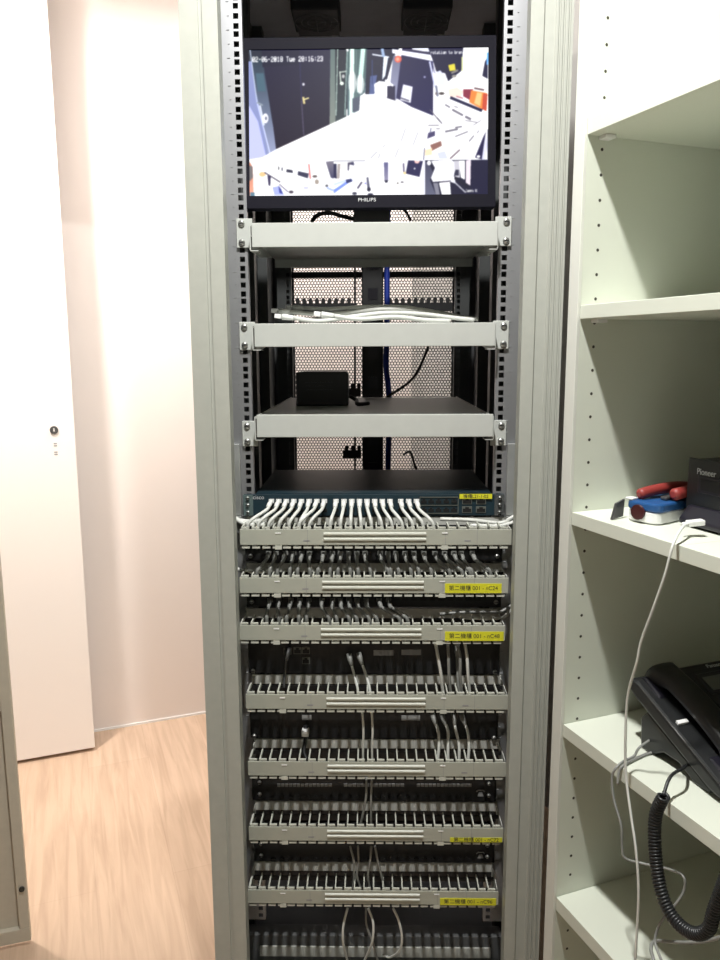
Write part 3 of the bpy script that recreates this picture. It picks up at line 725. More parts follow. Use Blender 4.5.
for a, b, c, d in ((rx0, rx1, zz1+.0066, zz1+.0078), (rx0, rx1, zz0-.0078, zz0-.0066), (rx0, rx0+.0012, zz0-.0078, zz1+.0078), (rx1-.0012, rx1, zz0-.0078, zz1+.0078), (rx0, rx1, (zz0+zz1)/2-.0005, (zz0+zz1)/2+.0005)):
    mb.box(a, b, -.0046, -.003, c, d)
mb.build('port_bezel', M['portrim'], sw)
for px in (467, 481):
    X = at(px, 505, sw_y).x
    for zc in (zz1, zz0): port_block(sw, X, zc, .0155, .0095)
tp0 = at(459.5, 494, sw_y-.002); tp1 = at(492, 498.7, sw_y-.002)
tp = MB().box(tp0.x, tp1.x, -.0065, -.0048, tp1.z-1.0285, tp0.z-1.0285).build('label_tape', M['yellow'], sw)
text('tape_lettering', '機櫃L21-1-02', .0085, Matrix.Translation(((tp0.x+tp1.x)/2, -.0067, (tp0.z+tp1.z)/2-1.0285)) @ Matrix.Rotation(R_(90), 4, 'X'), M['ink'], tp, depth=.0001, width=.046)
lp = at(258.5, 497.5, sw_y)
text('brand_lettering', 'cisco', .0105, Matrix.Translation((lp.x, -.0033, lp.z-1.0285)) @ Matrix.Rotation(R_(90), 4, 'X'), M['logo'], sw, depth=.0001)
for s in (-1, 1):
    a, b = sorted((s*.2240, s*.2420))
    MB().box(a, b, -.0042, -.0032, .002, .041).build('mounting_ear', M['ear'] if s < 0 else M['darkpost'], sw)
    for z in (.008, .022, .035): screw(Vector((s*.2335, -.004, z)), sw, .0033)

# clear cover plates on the rails beside the switch
for s, x0, x1 in ((-1, 231.5, 245), (1, 501.5, 517)):
    a = at(x0, 450, 1.416); b = at(x1, 522, 1.416)
    if s < 0: xa, xb = -.2615, -.2445
    else: xa, xb = .2445, .2615
    o = MB().box(xa, xb, 1.405, 1.415, 1.032, 1.165).build('rail_plate', M['galv'], rack, bevel=.001)
    o2 = MB().box(xa, xb, 1.4015, 1.416, 1.000, 1.031).build('rail_plate', M['galv'], rack, bevel=.001)

# patch panels behind the managers
def panel24(z0, label, plugs=True):
    t, fp = unit('patch_bay', label, 'patch panel', z0+.0008, z0+.0437, M['black'], .10)
    for k in range(24):
        X = -.197 + .0171*k
        port_block(t, X, .020, .0125, .010, -.0045, False)
    for s in (-1, 1):
        screw(Vector((s*.2315, -.003, .012)), t, .0045)
    return t
cmz = [cm_top(k)-.0145 for k in range(7)]
panel24(cmz[1]+U/2, 'black patch panel between the topmost and second cable manager')
panel24(cmz[2]+U/2, 'black patch panel between the second and third cable manager')
u1, f1 = unit('telephone_exchange_unit', 'black two-unit box with two small grey labels above the fourth cable manager', 'rack unit', cmz[3]+U/2+.0008, cmz[2]-U/2-.0008, M['black'], .25)
u2, f2 = unit('telephone_exchange_unit', 'black two-unit box with one small grey label above the fifth cable manager', 'rack unit', cmz[4]+U/2+.0008, cmz[3]-U/2-.0008, M['black'], .25)
def decal(parent, org_z, x0, y0, x1, y1, m, name='paper_label', Y=1.4145, t=.0006):
    a = at(x0, y0, Y); b = at(x1, y1, Y)
    return MB().box(a.x, b.x, Y-1.418-t, Y-1.418+.0006, b.z-org_z, a.z-org_z).build(name, m, parent)
o1 = cmz[3]+U/2+.0008; o2 = cmz[4]+U/2+.0008
decal(u1, o1, 373.5, 650, 393.5, 655.5, M['greylab']); decal(u1, o1, 401.5, 649.5, 421, 655, M['greylab'])
decal(u2, o2, 401.5, 715.5, 420, 720.5, M['greylab']); decal(u2, o2, 302, 715, 311.5, 720, M['greylab'])
for (x, y) in ((297.5, 650.5), (306, 650.5), (306, 660.5), (287.5, 651)):
    p = at(x, y, 1.4145); port_block(u1, p.x, p.z-o1, .0125, .011, -.0045)
for (x, y) in ((300, 651), (434, 651), (442, 657), (455, 662)): pass
# telephone-style patch panels with rows of label strips
def voice_panel(k, label, ystrip, yport):
    z0 = cmz[k+1]+U/2+.0008; z1 = cmz[k]-U/2-.0008
    t, fp = unit('voice_patch_bay', label, 'patch panel', z0, z1, M['black'], .12)
    for (xa, xb) in ((277, 332), (343.5, 404.5), (416.5, 472)):
        for j in range(14):
            w = (xb-xa)/14
            if k == 4: decal(t, z0, xa+j*w+.3, ystrip, xa+(j+1)*w-.4, ystrip+3, M['greylab'], 'port_label')
    for j in range(25):
        p = at(265+j*8.4, yport, 1.4145)
        if abs(p.x) < .215: port_block(t, p.x, p.z-z0, .010, .009, -.0045, False)
    p = at(480.5, yport-4, 1.4145)
    ic = MB(); a = p.x; b = p.z-z0
    ic.tube([(a-.008, -.0037, b+.003), (a-.005, -.0037, b+.006), (a+.005, -.0037, b+.006), (a+.008, -.0037, b+.003)], .0014, 6)
    ic.prism([(a-.006, b-.007), (a+.006, b-.007), (a+.003, b+.002), (a-.003, b+.002)], -.0042, -.0034, 'y')
    ic.build('telephone_symbol', M['greylab'], t)
    for s in (-1, 1):
        for z in (.015, .040, .065): screw(Vector((s*.2265, -.003, z)), t, .0040)
    return t
voice_panel(4, 'black telephone patch panel with dashed label strips above the sixth cable manager', 783.7, 797)
voice_panel(5, 'black telephone patch panel between the sixth and lowest cable manager', 846, 859)
for t_, o_, ys in ((u1, o1, ((253, 671), (495, 672))), (u2, o2, ((254, 736), (494, 738)))):
    for x, y in ys:
        p = at(x, y, 1.414); screw(Vector((p.x, -.003, p.z-o_)), t_, .0045)

# ------------------------------------------------------------------ patch cables
ORD = ['leftmost'] + ['%s from the left' % w for w in 'second third fourth fifth sixth seventh eighth ninth tenth eleventh twelfth thirteenth fourteenth fifteenth sixteenth seventeenth eighteenth nineteenth twentieth twenty-first twenty-second twenty-third twenty-fourth'.split()]
def gap_snap(X, k, dx=0):
    ox = OFF[k]; c0 = ox-.2385+.0024+.0080
    i = round((X-c0)/PITCH_); return c0+i*PITCH_+dx
def patch_cable(p, q, label, group, mat_='cable', r=.0031, boot=True, tail=None, bootm='boot', sag=0):
    """p = point on the face of a unit, q = point where it dips between the fingers"""
    p = Vector(p); q = Vector(q)
    t = thing('patch_cable', label, 'cable', p, group)
    b0 = p+Vector((0, -.004, 0)); 
    d = (q-p)
    b1 = p+Vector((d.x*.05, -.016, -.004)); b2 = p+Vector((d.x*.14, -.026, d.z*.36))
    mid = p.lerp(q, .70)+Vector((0, -.010, 0))
    pts = [b1, b2, mid, q]
    if tail: pts += [Vector(tail)]
    else: pts += [q+Vector((d.x*.12, .002, -.016))]
    MB().tube([v-p for v in smooth_path(pts, 5)], r, 8).build('cable_jacket', M[mat_], t)
    if boot:
        MB().tube([b0-p+Vector((0, .002, 0)), b0-p+Vector((0, -.004, 0)), b1-p, b1.lerp(b2, .55)-p, b1.lerp(b2, .6)-p], [.0026, .0036, .0046, .0040, .0031], 10).build('cable_boot', M[bootm], t)
        MB().box(-.0050, .0050, -.0020, .0, -.0045, .0030).build('cable_plug', M['white' if bootm == 'boot' else 'cableg'], t)
    return t
YP = 1.4130
# switch row
for i, px in enumerate(port_xs[:19]):
    p = at(px, 500.5, YP)
    ex = 246+1.30*(px-271.5)
    e = at(ex, 524, 1.368); X = gap_snap(e.x, 0)
    q = Vector((X, 1.366, cm_top(0)+.006))
    patch_cable(p, q, 'white patch cable in the teal switch, ' + ORD[i] + ' of its row', 'cables plugged into the teal switch')
# row under manager 1
tops = [268.7, 276, 285.5, 293.7, 302, 309.5, 323.7, 332.5, 340.5, 348.7, 357, 365, 380, 388, 396, 405, 413.7, 423.7, 435, 444.5, 453.7, 461, 472]
for i, px in enumerate(tops):
    p = at(px, 552.5, YP); ex = 261+1.112*(px-268.7); e = at(ex, 570, 1.37)
    q = Vector((gap_snap(e.x, 1, (i % 2)*.004-.002), 1.366, cm_top(1)+.006))
    patch_cable(p, q, 'patch cable above the second cable manager, ' + ORD[i], 'cables above the second cable manager', 'cableg', r=.0035, bootm='cableg')
tops3 = [270, 279, 291, 300, 309, 322, 332.5, 340.5, 349, 357, 366, 379, 388.5]
for i, px in enumerate(tops3):
    p = at(px, 599.5, YP); ex = px-6+(6+ (px-270)*.10); e = at(ex+ (i-6)*.6, 618, 1.37)
    q = Vector((gap_snap(e.x, 2, (i % 2)*.004-.002), 1.366, cm_top(2)+.006))
    patch_cable(p, q, 'patch cable above the third cable manager, ' + ORD[i], 'cables above the third cable manager', 'cableg', r=.0035, bootm='cableg')
# two centre + four right cables crossing the black units
def drop(pts, label, group, boot=True, r=.0026, m='cable', bootm='cableg'):
    P = [at(x, y, Y) for x, y, Y in pts]
    base = P[0].copy(); t = thing('patch_cable', label, 'cable', base, group)
    MB().tube([v-base for v in smooth_path(P, 6)], r, 8).build('cable_jacket', M[m], t)
    if boot:
        d = (P[1]-P[0]).normalized()
        MB().tube([-d*.008+Vector((0, .004, 0)), Vector((0, 0, 0)), d*.014], [.0052, .0052, .003], 10).build('cable_boot', M[bootm], t)
    return t
gC = 'cables hanging down the middle of the rack'
drop([(350, 659, 1.398), (354, 674, 1.385), (357.5, 688, 1.372), (358, 697, 1.369)], 'patch cable plugged into the upper tall black unit, left one of the centre pair', gC)
drop([(360, 658, 1.398), (366, 675, 1.385), (369.5, 688, 1.372), (370, 697, 1.369)], 'patch cable plugged into the upper tall black unit, right one of the centre pair', gC)
drop([(362, 709, 1.366), (363.4, 730, 1.362), (363, 748, 1.366), (363, 762, 1.369)], 'thin cable crossing the lower tall black unit, left one of the centre pair', gC, False, .0022)
drop([(371.5, 709, 1.366), (372.6, 730, 1.362), (372, 748, 1.366), (372.3, 762, 1.369)], 'thin cable crossing the lower tall black unit, right one of the centre pair', gC, False, .0022)
drop([(366.5, 777, 1.366), (366, 797, 1.362), (363, 814, 1.366), (360, 826, 1.371)], 'thin cable crossing the telephone patch panel with dashed strips, left strand', gC, False, .0022, 'cableg')
drop([(372, 777, 1.366), (371, 800, 1.362), (371, 815, 1.366), (371, 827, 1.371)], 'thin cable crossing the telephone patch panel with dashed strips, right strand', gC, False, .0022, 'cableg')
drop([(350, 846, 1.366), (353.6, 860, 1.362), (354, 875, 1.366), (352.5, 890, 1.371)], 'thin cable above the lowest cable manager, leftmost of four strands', gC, False, .0022, 'cableg')
drop([(358, 846, 1.366), (358.4, 862, 1.366), (357, 876, 1.366), (361, 889, 1.371)], 'thin cable above the lowest cable manager, second of four strands', gC, False, .0022, 'cableg')
drop([(371.5, 846, 1.366), (370, 862, 1.362), (368, 876, 1.366), (370, 889, 1.371)], 'thin cable above the lowest cable manager, third of four strands', gC, False, .0022, 'cableg')
drop([(375, 846, 1.366), (378, 862, 1.362), (381.5, 876, 1.366), (384, 889, 1.371)], 'thin cable above the lowest cable manager, rightmost of four strands', gC, False, .0022, 'cableg')
gB = 'cables hanging below the lowest cable manager'
drop([(347.5, 908, 1.37), (343.5, 925, 1.362), (343, 940, 1.362), (346, 955, 1.375), (350, 970, 1.39)], 'pale cable loop below the lowest cable manager, leftmost', gB, False, .0024)
drop([(366, 908, 1.37), (366.5, 925, 1.368), (373, 943, 1.366), (376, 955, 1.38), (380, 966, 1.39)], 'pale cable below the lowest cable manager crossing to the right', gB, False, .0021, 'cableg')
drop([(368, 908, 1.372), (373, 922, 1.358), (372.5, 940, 1.356), (367, 955, 1.37), (360, 968, 1.39)], 'pale cable below the lowest cable manager crossing to the left', gB, False, .0024)
drop([(393, 908, 1.37), (398.5, 920, 1.362), (402, 938, 1.362), (399, 951, 1.37), (390, 957, 1.39), (383, 955, 1.40)], 'pale cable loop below the lowest cable manager, rightmost', gB, False, .0024)
gR = 'four cables at the right of the upper tall black unit'
for i, (a, b_, c, e) in enumerate(((435, 438, 442, 444), (447.5, 448.5, 450, 451), (456, 460, 461, 462), (464.5, 467, 469, 470))):
    drop([(a, 641, 1.372), (b_, 657, 1.362), (c-1, 675, 1.362), (c, 686, 1.366), (e, 697, 1.369)], 'cable at the right of the upper tall black unit, ' + ORD[i] + ' of four', gR, False, .0030, 'cable' if i in (0, 3) else 'cableg')
drop([(457, 650, 1.39), (457.5, 668, 1.378), (458.5, 684, 1.370), (459.5, 697, 1.369)], 'short dark cable tucked behind the four cables at the right of the upper black unit', gR, True, .0030, 'cableg')
gS = 'four cables at the right of the lower tall black unit'
for i, (a, b_, c, e) in enumerate(((434, 438, 439, 437.5), (443.5, 448, 448, 448), (454, 456, 459, 459), (463, 467.5, 469, 468))):
    drop([(a, 719, 1.398), (b_, 731, 1.385), (c, 745, 1.375), (e, 763, 1.369)], 'cable at the right of the lower tall black unit, ' + ORD[i] + ' of four', gS, True, .0029)
# console leads at the left
drop([(287.5, 653, 1.398), (286, 662, 1.39), (284.5, 676, 1.383), (284, 688, 1.376)], 'dark grey cable in the left port group of the upper tall black unit', None or 'dark cables at the left', True, .0026, 'blade', 'blade')
t = drop([(305.5, 731, 1.398), (305, 742, 1.388), (304, 752, 1.378), (307, 760, 1.369)], 'black cable with a white plug at the left of the lower tall black unit', 'dark cables at the left', True, .0036, 'black', 'black')
p = at(305.5, 730, 1.392); MB().box(-.0065, .0065, -.012, .004, -.006, .005).build('cable_plug', M['white'], t)
# side bundles leaving behind the uprights
gL = 'cables leaving the managers sideways'
def side(pts, lab, r=.0034, m='cable'):
    P = [at(x, y, Y) for x, y, Y in pts]
    simple_cable('side_cable', P, r, M[m], lab, 'cable', gL)
side([(272, 524.5, 1.386), (256, 525, 1.389), (245, 524, 1.392), (235, 518, 1.40), (228, 512, 1.412)], 'white cable leaving the topmost cable manager to the left, lower one', .0045)
side([(262, 520.5, 1.396), (250, 521.5, 1.399), (240, 520.5, 1.402), (232, 521.5, 1.405), (226, 520, 1.410)], 'white cable leaving the topmost cable manager to the left, upper one', .0038)
side([(268, 571.5, 1.386), (250, 572, 1.389), (240, 570, 1.394), (234, 566, 1.40), (229, 560, 1.412)], 'white cable leaving the second cable manager to the left', .0036)
side([(440, 519.0, 1.397), (470, 520, 1.397), (500, 523, 1.397), (511, 518, 1.395), (522, 512, 1.400)], 'white cable leaving the topmost cable manager to the right, upper one', .0036)
side([(470, 525.5, 1.384), (498, 526, 1.386), (508, 524, 1.39), (516, 521.5, 1.393), (523, 520, 1.398)], 'white cable leaving the topmost cable manager to the right, lower one', .0036)
side([(440, 614, 1.397), (462, 612.5, 1.392), (485, 612.5, 1.390), (500, 612, 1.390), (510, 606, 1.395), (518, 602, 1.400)], 'white cable leaving the third cable manager to the right, upper one', .0030, 'cableg')
side([(460, 617.5, 1.385), (490, 618.5, 1.387), (503, 617.5, 1.39), (511, 611, 1.393), (518, 607, 1.398)], 'white cable leaving the third cable manager to the right, lower one', .0034)

# ------------------------------------------------------------------ bookcase
CN = Vector((.279, 1.075, 0))
BT = Matrix(((D.x, NR.x, 0, CN.x), (D.y, NR.y, 0, CN.y), (0, 0, 1, 0), (0, 0, 0, 1)))   # local: x depth, y along front towards camera
def onU(x, y, u):
    return onplane(x, y, CN+D*u, D)
bk = thing('bookcase', 'tall white open bookcase with drilled side panel right of the rack', 'bookcase', CN)
BI = Matrix.Translation(-CN) @ BT
def bpart(mb, name, m, bevel=0, par=None):
    o = mb.build(name, m, par or bk, bevel=bevel); o.data.transform(BI); return o
DEP, LEN = .57, 1.15
hb = MB().box(0.001, DEP, -.0215, 0, .03, 2.30)
bpart(MB().box(-.004, DEP, LEN, LEN+.0215, .03, 2.30), 'side_panel', M['melamine'])
bpart(MB().box(DEP, DEP+.004, -.02, LEN+.02, .03, 2.30), 'back_panel', M['melamine'])
bpart(MB().box(.0, DEP, 0, LEN, 2.28, 2.30), 'top_panel', M['melamine'])
bpart(MB().box(.02, DEP, 0, LEN, 0, .06), 'plinth', M['melamine'])
z = .12
while z < 2.25:
    if not any(a-.004 < z < b+.004 for a, b in ((.483, .506), (.768, .788), (1.0885, 1.107), (1.373, 1.392), (1.608, 1.628))):
        hb.cyl(Vector((.0245, .0002, z)), Vector((.0245, -.001, z)), .0022, 10, 1)
        hb.cyl(Vector((DEP-.06, .0002, z)), Vector((DEP-.06, -.001, z)), .0022, 10, 1)
    z += .032
sp = bpart(hb, 'side_panel', [M['melamine'], M['hole']])
bpart(MB().box(-.004, 0.001, -.0215, 0, .03, 2.30), 'edge_band', M['melaedge'], .0006, sp)

shz = ((1.608, 1.628), (1.373, 1.391), (.7685, .788), (.483, .505), (.16, .18))
for a, b in shz:
    s_ = bpart(MB().box(.0, DEP-.001, .0006, LEN-.0006, a, b), 'shelf_board', M['melamine'], .0006)
bpart(MB().box(.0, DEP-.001, .0006, .2062, 1.0885, 1.107), 'shelf_board', M['melamine'], .0006)
bpart(MB().box(.0, DEP-.001, .2070, LEN-.0006, 1.0885, 1.107), 'shelf_board', M['melamine'], .0006)
for a in (1.608, 1.373):
    bpart(MB().box(.018, .034, .0004, .016, a-.005, a-.0002), 'shelf_pin', M['white'], .001)

# ------------------------------------------------------------------ audio player on the third shelf
z3 = 1.107
def local_thing(name, label, cat, u, t, z, rot=0):
    base = BT @ Vector((u, t, z)); o = thing(name, label, cat, base)
    Mx = (Matrix.Rotation(rot, 4, 'Z') @ BT); Mx = Mx.to_3x3().to_4x4(); return o, Mx
au, AM = local_thing('compact_stereo', 'black compact stereo with slot front on the bookcase shelf beside crimping tool', 'stereo', .10, .110, z3)
def apart(mb, name, m, bevel=0, par=None):
    o = mb.build(name, m, None, bevel=bevel); o.data.transform(AM); o.parent = par or au; return o
# local x = depth (away from viewer), y = along towards camera, z up ; front at x=0
apart(MB().box(0, .22, .004, .22, .012, .0845), 'casing', M['black'], .002)
fr = apart(MB().box(-.004, .0, .002, .222, .010, .0865), 'front_panel', M['phone'], .0015)
apart(MB().prism([(-.022, .003), (-.022, .010), (-.008, .026), (.02, .026), (.02, .003)], .010, .225, 'y').quadmesh([], []), 'control_ledge', M['gloss'], .002)
apart(MB().box(-.006, -.0035, .022, .12, .044, .066), 'disc_slot_frame', M['gloss'], .001)
apart(MB().box(-.0068, -.0058, .028, .118, .048, .062), 'disc_slot', M['port'])
for y in (.03, .19): apart(MB().box(.02, .05, y-.008, y+.008, 0, .012), 'foot', M['port'])
# text: local mapping: text x -> +y ; text y -> z ; normal -> -x
TX = Matrix(((0, 0, -1, -.0044), (1, 0, 0, .0), (0, 1, 0, 0), (0, 0, 0, 1)))
pt = BT.inverted() @ onU(706, 473, .095)
o = text('brand_lettering', 'Pioneer', .0115, TX, M['logo'], None, width=.031); o.data.transform(Matrix.Translation((0, pt.y-.110, pt.z-z3))); o.data.transform(AM); o.parent = au
ring_ = MB().tube([(-.0185, .082+.0035*math.cos(a), .0175+.0035*math.sin(a)) for a in [.6+5.1*k/14 for k in range(15)]], .0007, 6)
apart(ring_, 'usb_symbol', M['white'])
# white usb cable
us = thing('usb_cable', 'white usb cable plugged into the stereo and hanging in front of the shelves', 'cable')
pu = [onU(689, 523.5, .040), onU(682, 528, .015), onU(673, 545, -.012), onU(665, 575, -.018), onU(652, 612, -.020), onU(641, 642, -.020), onU(637, 662, -.02), onU(628, 695, -.018), onU(625.5, 735, -.016), onU(626, 775, -.014),
      onU(631, 815, -.016), onU(636, 850, -.018), onU(638.5, 890, -.018), onU(637, 930, -.018), onU(634, 975, -.018)]
us.location = pu[0]
MB().tube([v-pu[0] for v in smooth_path(pu, 8)], .00175, 8).build('cable_jacket', M['cable'], us)
d0 = (onU(706, 521.5, .062)-onU(692, 523, .045)).normalized()
T = d0.to_track_quat('X', 'Z').to_matrix().to_4x4()
MB().box(-.002, .018, -.0055, .0055, -.0033, .0033, T=T).build('usb_plug', M['white'], us, bevel=.001)
MB().tube([Vector((-.009, 0, 0)), Vector((-.002, 0, 0))], [.0022, .003], 8, T=T).build('strain_relief', M['white'], us)

# ------------------------------------------------------------------ crimping tool
ct, CMx = local_thing('crimping_tool', 'blue and white cable crimping tool with red grips on the bookcase shelf', 'tool', .033, .072, z3, 0)
CMx = (Matrix.Rotation(R_(15), 4, 'Z') @ BT.to_3x3().to_4x4())
def cpart(mb, name, m, bevel=0):
    o = mb.build(name, m, None, bevel=bevel); o.data.transform(CMx); o.parent = ct; return o
def rbox(w, l, r, z0, z1, x0=0, y0=0):
    pts = []
    for cx, cy, a0 in ((x0+l-r, y0+w-r, 0), (x0+r, y0+w-r, 90), (x0+r, y0+r, 180), (x0+l-r, y0+r, 270)):
        pts += [(cx+r*math.cos(R_(a0+k*15)), cy+r*math.sin(R_(a0+k*15))) for k in range(7)]
    return MB().prism(pts, z0, z1, 'z', smooth=False)
cpart(rbox(.048, .105, .012, .0012, .0165), 'lower_body', M['white'], .002)
cpart(rbox(.052, .108, .013, .0165, .0285, -.001, -.002), 'upper_body', M['bluep'], .003)
cpart(MB().cyl(Vector((.004, .020, .0145)), Vector((-.0035, .020, .0145)), .0100, 24), 'round_dial', M['lens'])
cpart(MB().prism([(-.012, .002), (.020, .030), (.004, .032), (-.016, .010)], -.014, -.011, 'y').build and MB().prism([(-.016, .001), (-.008, .022), (.010, .026), (.008, .003)], -.012, -.009, 'y'), 'blade', M['blade'])
cpart(MB().box(.0, .012, -.002, .010, .0285, .0315), 'hinge_cap', M['white'], .001)
def grip(pts, rs):
    return MB().tube(smooth_path(pts, 6), [rs[0]*.5]+[rs[0]]*(len(smooth_path(pts, 6))-2)+[rs[0]*.5], 12)
cpart(grip([(.012, .010, .0345), (.030, .014, .038), (.06, .018, .040), (.09, .020, .039), (.115, .024, .036)], [.0075]), 'grip', M['red'])
cpart(grip([(.034, .046, .0375), (.055, .047, .0385), (.08, .046, .039), (.105, .045, .038), (.115, .045, .037)], [.0080]), 'grip', M['red'])
cpart(MB().box(.030, .11, .030, .040, .0285, .034), 'jaw', M['blade'], .002)

# ------------------------------------------------------------------ desk phone on the fourth shelf
z4 = .788
TL = R_(24)
# phone frame: lx across (depth), ly up the phone (towards the far end panel, raised), lz normal of its face
ph = thing('desk_phone', 'black desk telephone with handset on its rest on the bookcase shelf', 'telephone')
org = BT @ Vector((.052, .2407, z4+.0016)); ph.location = org
ex_ = D; ey_ = (-NR*math.cos(TL)+Vector((0, 0, 1))*math.sin(TL)); ez_ = ex_.cross(ey_)
if ez_.z < 0: ez_ = -ez_
PM = Matrix(((ex_.x, ey_.x, ez_.x, 0), (ex_.y, ey_.y, ez_.y, 0), (ex_.z, ey_.z, ez_.z, 0), (0, 0, 0, 1)))
def ppart(mb, name, m, bevel=0, par=None, seg=3):
    o = mb.build(name, m, None, bevel=bevel, seg=seg); o.data.transform(PM); o.parent = par or ph; return o
PW, PL = .205, .190
pts = [(0, .004), (0, .018), (.008, .022), (PL-.012, .022), (PL, .017), (PL-.003, .003), (PL-.02, 0), (.02, 0)]
body = ppart(MB().prism(pts, 0, PW, 'x'), 'phone_body', M['phone'], .005)
# raised keypad side
ppart(MB().prism([(.006, .020), (.010, .026), (PL-.020, .031), (PL-.008, .029), (PL-.004, .020)], .072, PW-.002, 'x'), 'keypad_panel', M['gloss'], .006)
ppart(MB().box(.088, PW-.018, PL-.062, PL-.026, .0290, .0318), 'display_frame', M['gloss'], .002)
ppart(MB().box(.094, PW-.024, PL-.057, PL-.034, .0315, .0325), 'display', M['lcd'])
for r in range(4):
    for c in range(3):
        ppart(MB().box(.098+c*.026, .116+c*.026, .018+r*.021, .031+r*.021, .026, .0315), 'key', M['phone'], .001)
for r in range(5):
    ppart(MB().box(PW-.022, PW-.008, .018+r*.020, .029+r*.020, .026, .0315), 'key', M['phone'], .001)
o = text('brand_lettering', 'Panasonic', .0085, Matrix.Translation((.135, PL-.017, .0316)), M['logo'], None, width=.036); o.data.transform(PM); o.parent = ph
# thin bright edge line along the body rim
# wedge stand (upright axes, in bookcase axes)
def wpart(mb, name, m, bevel=0):
    o = mb.build(name, m, None, bevel=bevel); R3 = BT.to_3x3().to_4x4(); o.data.transform(R3); o.parent = ph; return o
def yz(t, z): return (t-.2407, z-z4-.0016)
wpart(MB().prism([yz(*q) for q in ((.097, .7888), (.119, .7888), (.140, .802), (.168, .802), (.195, .7888), (.222, .7888), (.222, .796), (.106, .846), (.094, .832))], .006, PW-.01, 'x'), 'stand', M['phone'], .003)
# handset: arched bar with two heads
hs = []
nseg = 22
for i in range(nseg+1):
    t = i/nseg
    y = .004 + t*.188
    arch = .0325 + .010*math.sin(math.pi*t)
    head = max(0, 1-abs(t-.0)/.20)**.6 if t < .2 else (max(0, (t-.8)/.20)**.6 if t > .8 else 0)
    hw = .0185 + .0065*head
    th = .011 + .008*head
    zc = arch - .010*head
    endf = math.sqrt(max(.05, 1-(2*max(0, abs(t-.5)-.46)/.08)**2)) if abs(t-.5) > .46 else 1
    hw *= endf; th *= endf
    ringp = []
    for k in range(20):
        a = 2*math.pi*k/20; cx = math.copysign(abs(math.cos(a))**.6, math.cos(a)); cz = math.copysign(abs(math.sin(a))**.7, math.sin(a))
        ringp.append((.043+hw*cx, y, zc+th*cz))
    hs.append(ringp)
hd = ppart(MB().rings(hs), 'handset', M['phone'])
ppart(MB().prism([(PL-.050, .018), (PL-.046, .024), (PL-.010, .026), (PL-.004, .018)], .014, .072, 'x'), 'handset_cradle', M['gloss'], .004)
ppart(MB().prism([(.004, .018), (.008, .025), (.044, .024), (.050, .018)], .014, .072, 'x'), 'handset_cradle', M['gloss'], .004)
wt = onU(679, 724, .06); loc = PM.inverted() @ (wt-org)
ppart(MB().box(.009, .026, .098, .104, .0215, .026), 'handset_hook_tab', M['white'], .001)
# bright rim strip along the near long edge of the body
ppart(MB().tube([(.0008, .012, .0215), (.0008, PL-.016, .0215)], .0010, 6), 'rim_strip', M['blade'])
# coiled cord
cc = thing('coiled_cord', 'black coiled handset cord hanging over the shelf edge below the phone', 'cord')
st = [(BT @ Vector((.062, .178, z4+.016))), onU(683, 768, .03), onU(671, 776, .004), onU(665, 790, -.012), onU(664, 797, -.018)]
main = [onU(664, 796, -.019), onU(656.5, 812, -.021), onU(654.5, 835, -.022), onU(656.5, 865, -.022), onU(661, 890, -.022), onU(669, 911, -.022), onU(682, 927, -.022), onU(697, 934, -.022), onU(709, 928, -.022), onU(714, 912, -.022), onU(722, 890, -.022), onU(732, 862, -.020), onU(742, 830, -.018)]
cc.location = st[0]
cp = smooth_path(main, 40)
# arc length resample
Ls = [0]
for i in range(1, len(cp)): Ls.append(Ls[-1]+(cp[i]-cp[i-1]).length)
Ltot = Ls[-1]; coilp = .0042; nt_ = int(Ltot/coilp); per = 12
rad = .0060; helix = []; j = 0; up = Vector((.3, .5, .81)).normalized()
for i in range(nt_*per+1):
    s = i/(nt_*per)*Ltot
    while j < len(Ls)-2 and Ls[j+1] < s: j += 1
    f = (s-Ls[j])/max(1e-9, Ls[j+1]-Ls[j]); p = cp[j].lerp(cp[j+1], f); tg = (cp[j+1]-cp[j]).normalized()
    a = (up-tg*up.dot(tg)).normalized(); up = a; b = tg.cross(a); an = 2*math.pi*i/per
    helix.append(p+(a*math.cos(an)+b*math.sin(an))*rad)
full = smooth_path(st, 6)[:-1] + helix
MB().tube([v-st[0] for v in full], .0021, 6).build('cord_coil', M['phone'], cc)
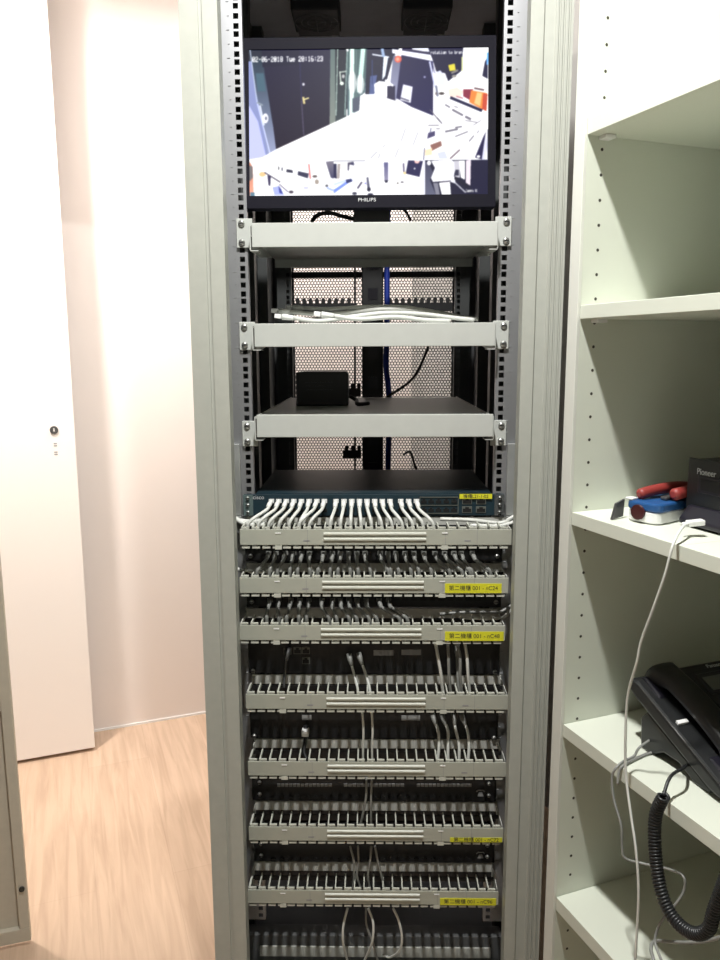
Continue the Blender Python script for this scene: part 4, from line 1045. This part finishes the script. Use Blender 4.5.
# line cords
def hang(pts, label, r=.0017, m='cableg'):
    simple_cable('telephone_line_cord', pts, r, M[m], label, 'cord', 'thin cords behind and below the phone', 8, 8)
def onS(x, y, z): return atz(x, y, z)
hang([BT @ Vector((.075, .110, z4+.022)), onS(640, 747, z4+.014), onS(634, 756, z4+.003), onS(624, 761, z4+.003), onU(616, 768, -.006), onU(612, 778, -.010), onU(614, 800, -.012), onU(621, 825, -.012), onU(622, 845, -.012), onU(625, 858, -.010),
      onU(645, 864, .01), onU(668, 869, .02), onU(683, 876, .02), onU(684, 890, .02), onU(675, 905, .01), onU(661, 922, .0), onU(655, 940, -.008), onU(660, 957, -.014), onU(668, 975, -.014)],
     'grey line cord leaving the phone stand and looping below the shelf', .0017)
hang([BT @ Vector((.080, .128, z4+.012)), onS(650, 753, z4+.003), onS(635, 759, z4+.003), onS(624, 765, z4+.003), onU(619, 772, -.004), onU(617.5, 784, -.008)], 'short grey cord from the phone stand bending over the shelf edge', .0018)
hang([onU(725, 936, .03), onU(700, 942, .025), onU(672, 942, .018), onU(655, 941, .012), onU(651, 949, .0), onU(654, 962, -.008), onU(656, 980, -.01)], 'grey cord curving over the lower shelf edge beneath the black coil', .0022)

# ------------------------------------------------------------------ lights
def area(name, loc, size, power, col, target=None, shape='DISK', size_y=None):
    l = bpy.data.lights.new(name, 'AREA'); l.shape = shape; l.size = size
    if size_y: l.size_y = size_y
    l.energy = power; l.color = col
    o = bpy.data.objects.new(name, l); COL.objects.link(o); o.location = loc
    if target is not None: o.rotation_euler = (Vector(target)-Vector(loc)).to_track_quat('-Z', 'Y').to_euler()
    return o
area('ceiling_lamp', (-.02, .62, 2.44), .07, 37.5, (1, .995, .965))
area('ceiling_lamp', (-1.15, 1.76, 2.46), .15, 62, (1, .93, .865))
area('ceiling_lamp', (.02, 2.56, 2.46), .15, 22, (1, .94, .92))
structure(MB().box(-2.6, -.302, 1.69, 1.722, 2.06, CEIL-.001).build('wall_lamp_blocker', M['wall']))  # added out of view, keeps the left lamp off the floor before the rack
wd = bpy.data.worlds.new('world'); SC.world = wd; wd.use_nodes = True
wd.node_tree.nodes['Background'].inputs['Color'].default_value = (.5, .5, .5, 1); wd.node_tree.nodes['Background'].inputs['Strength'].default_value = .0
SC.view_settings.view_transform = 'Standard'; SC.view_settings.look = 'None'; SC.view_settings.gamma = 1; SC.view_settings.exposure = 0
SC.view_settings.use_curve_mapping = False
bpy.context.view_layer.update()
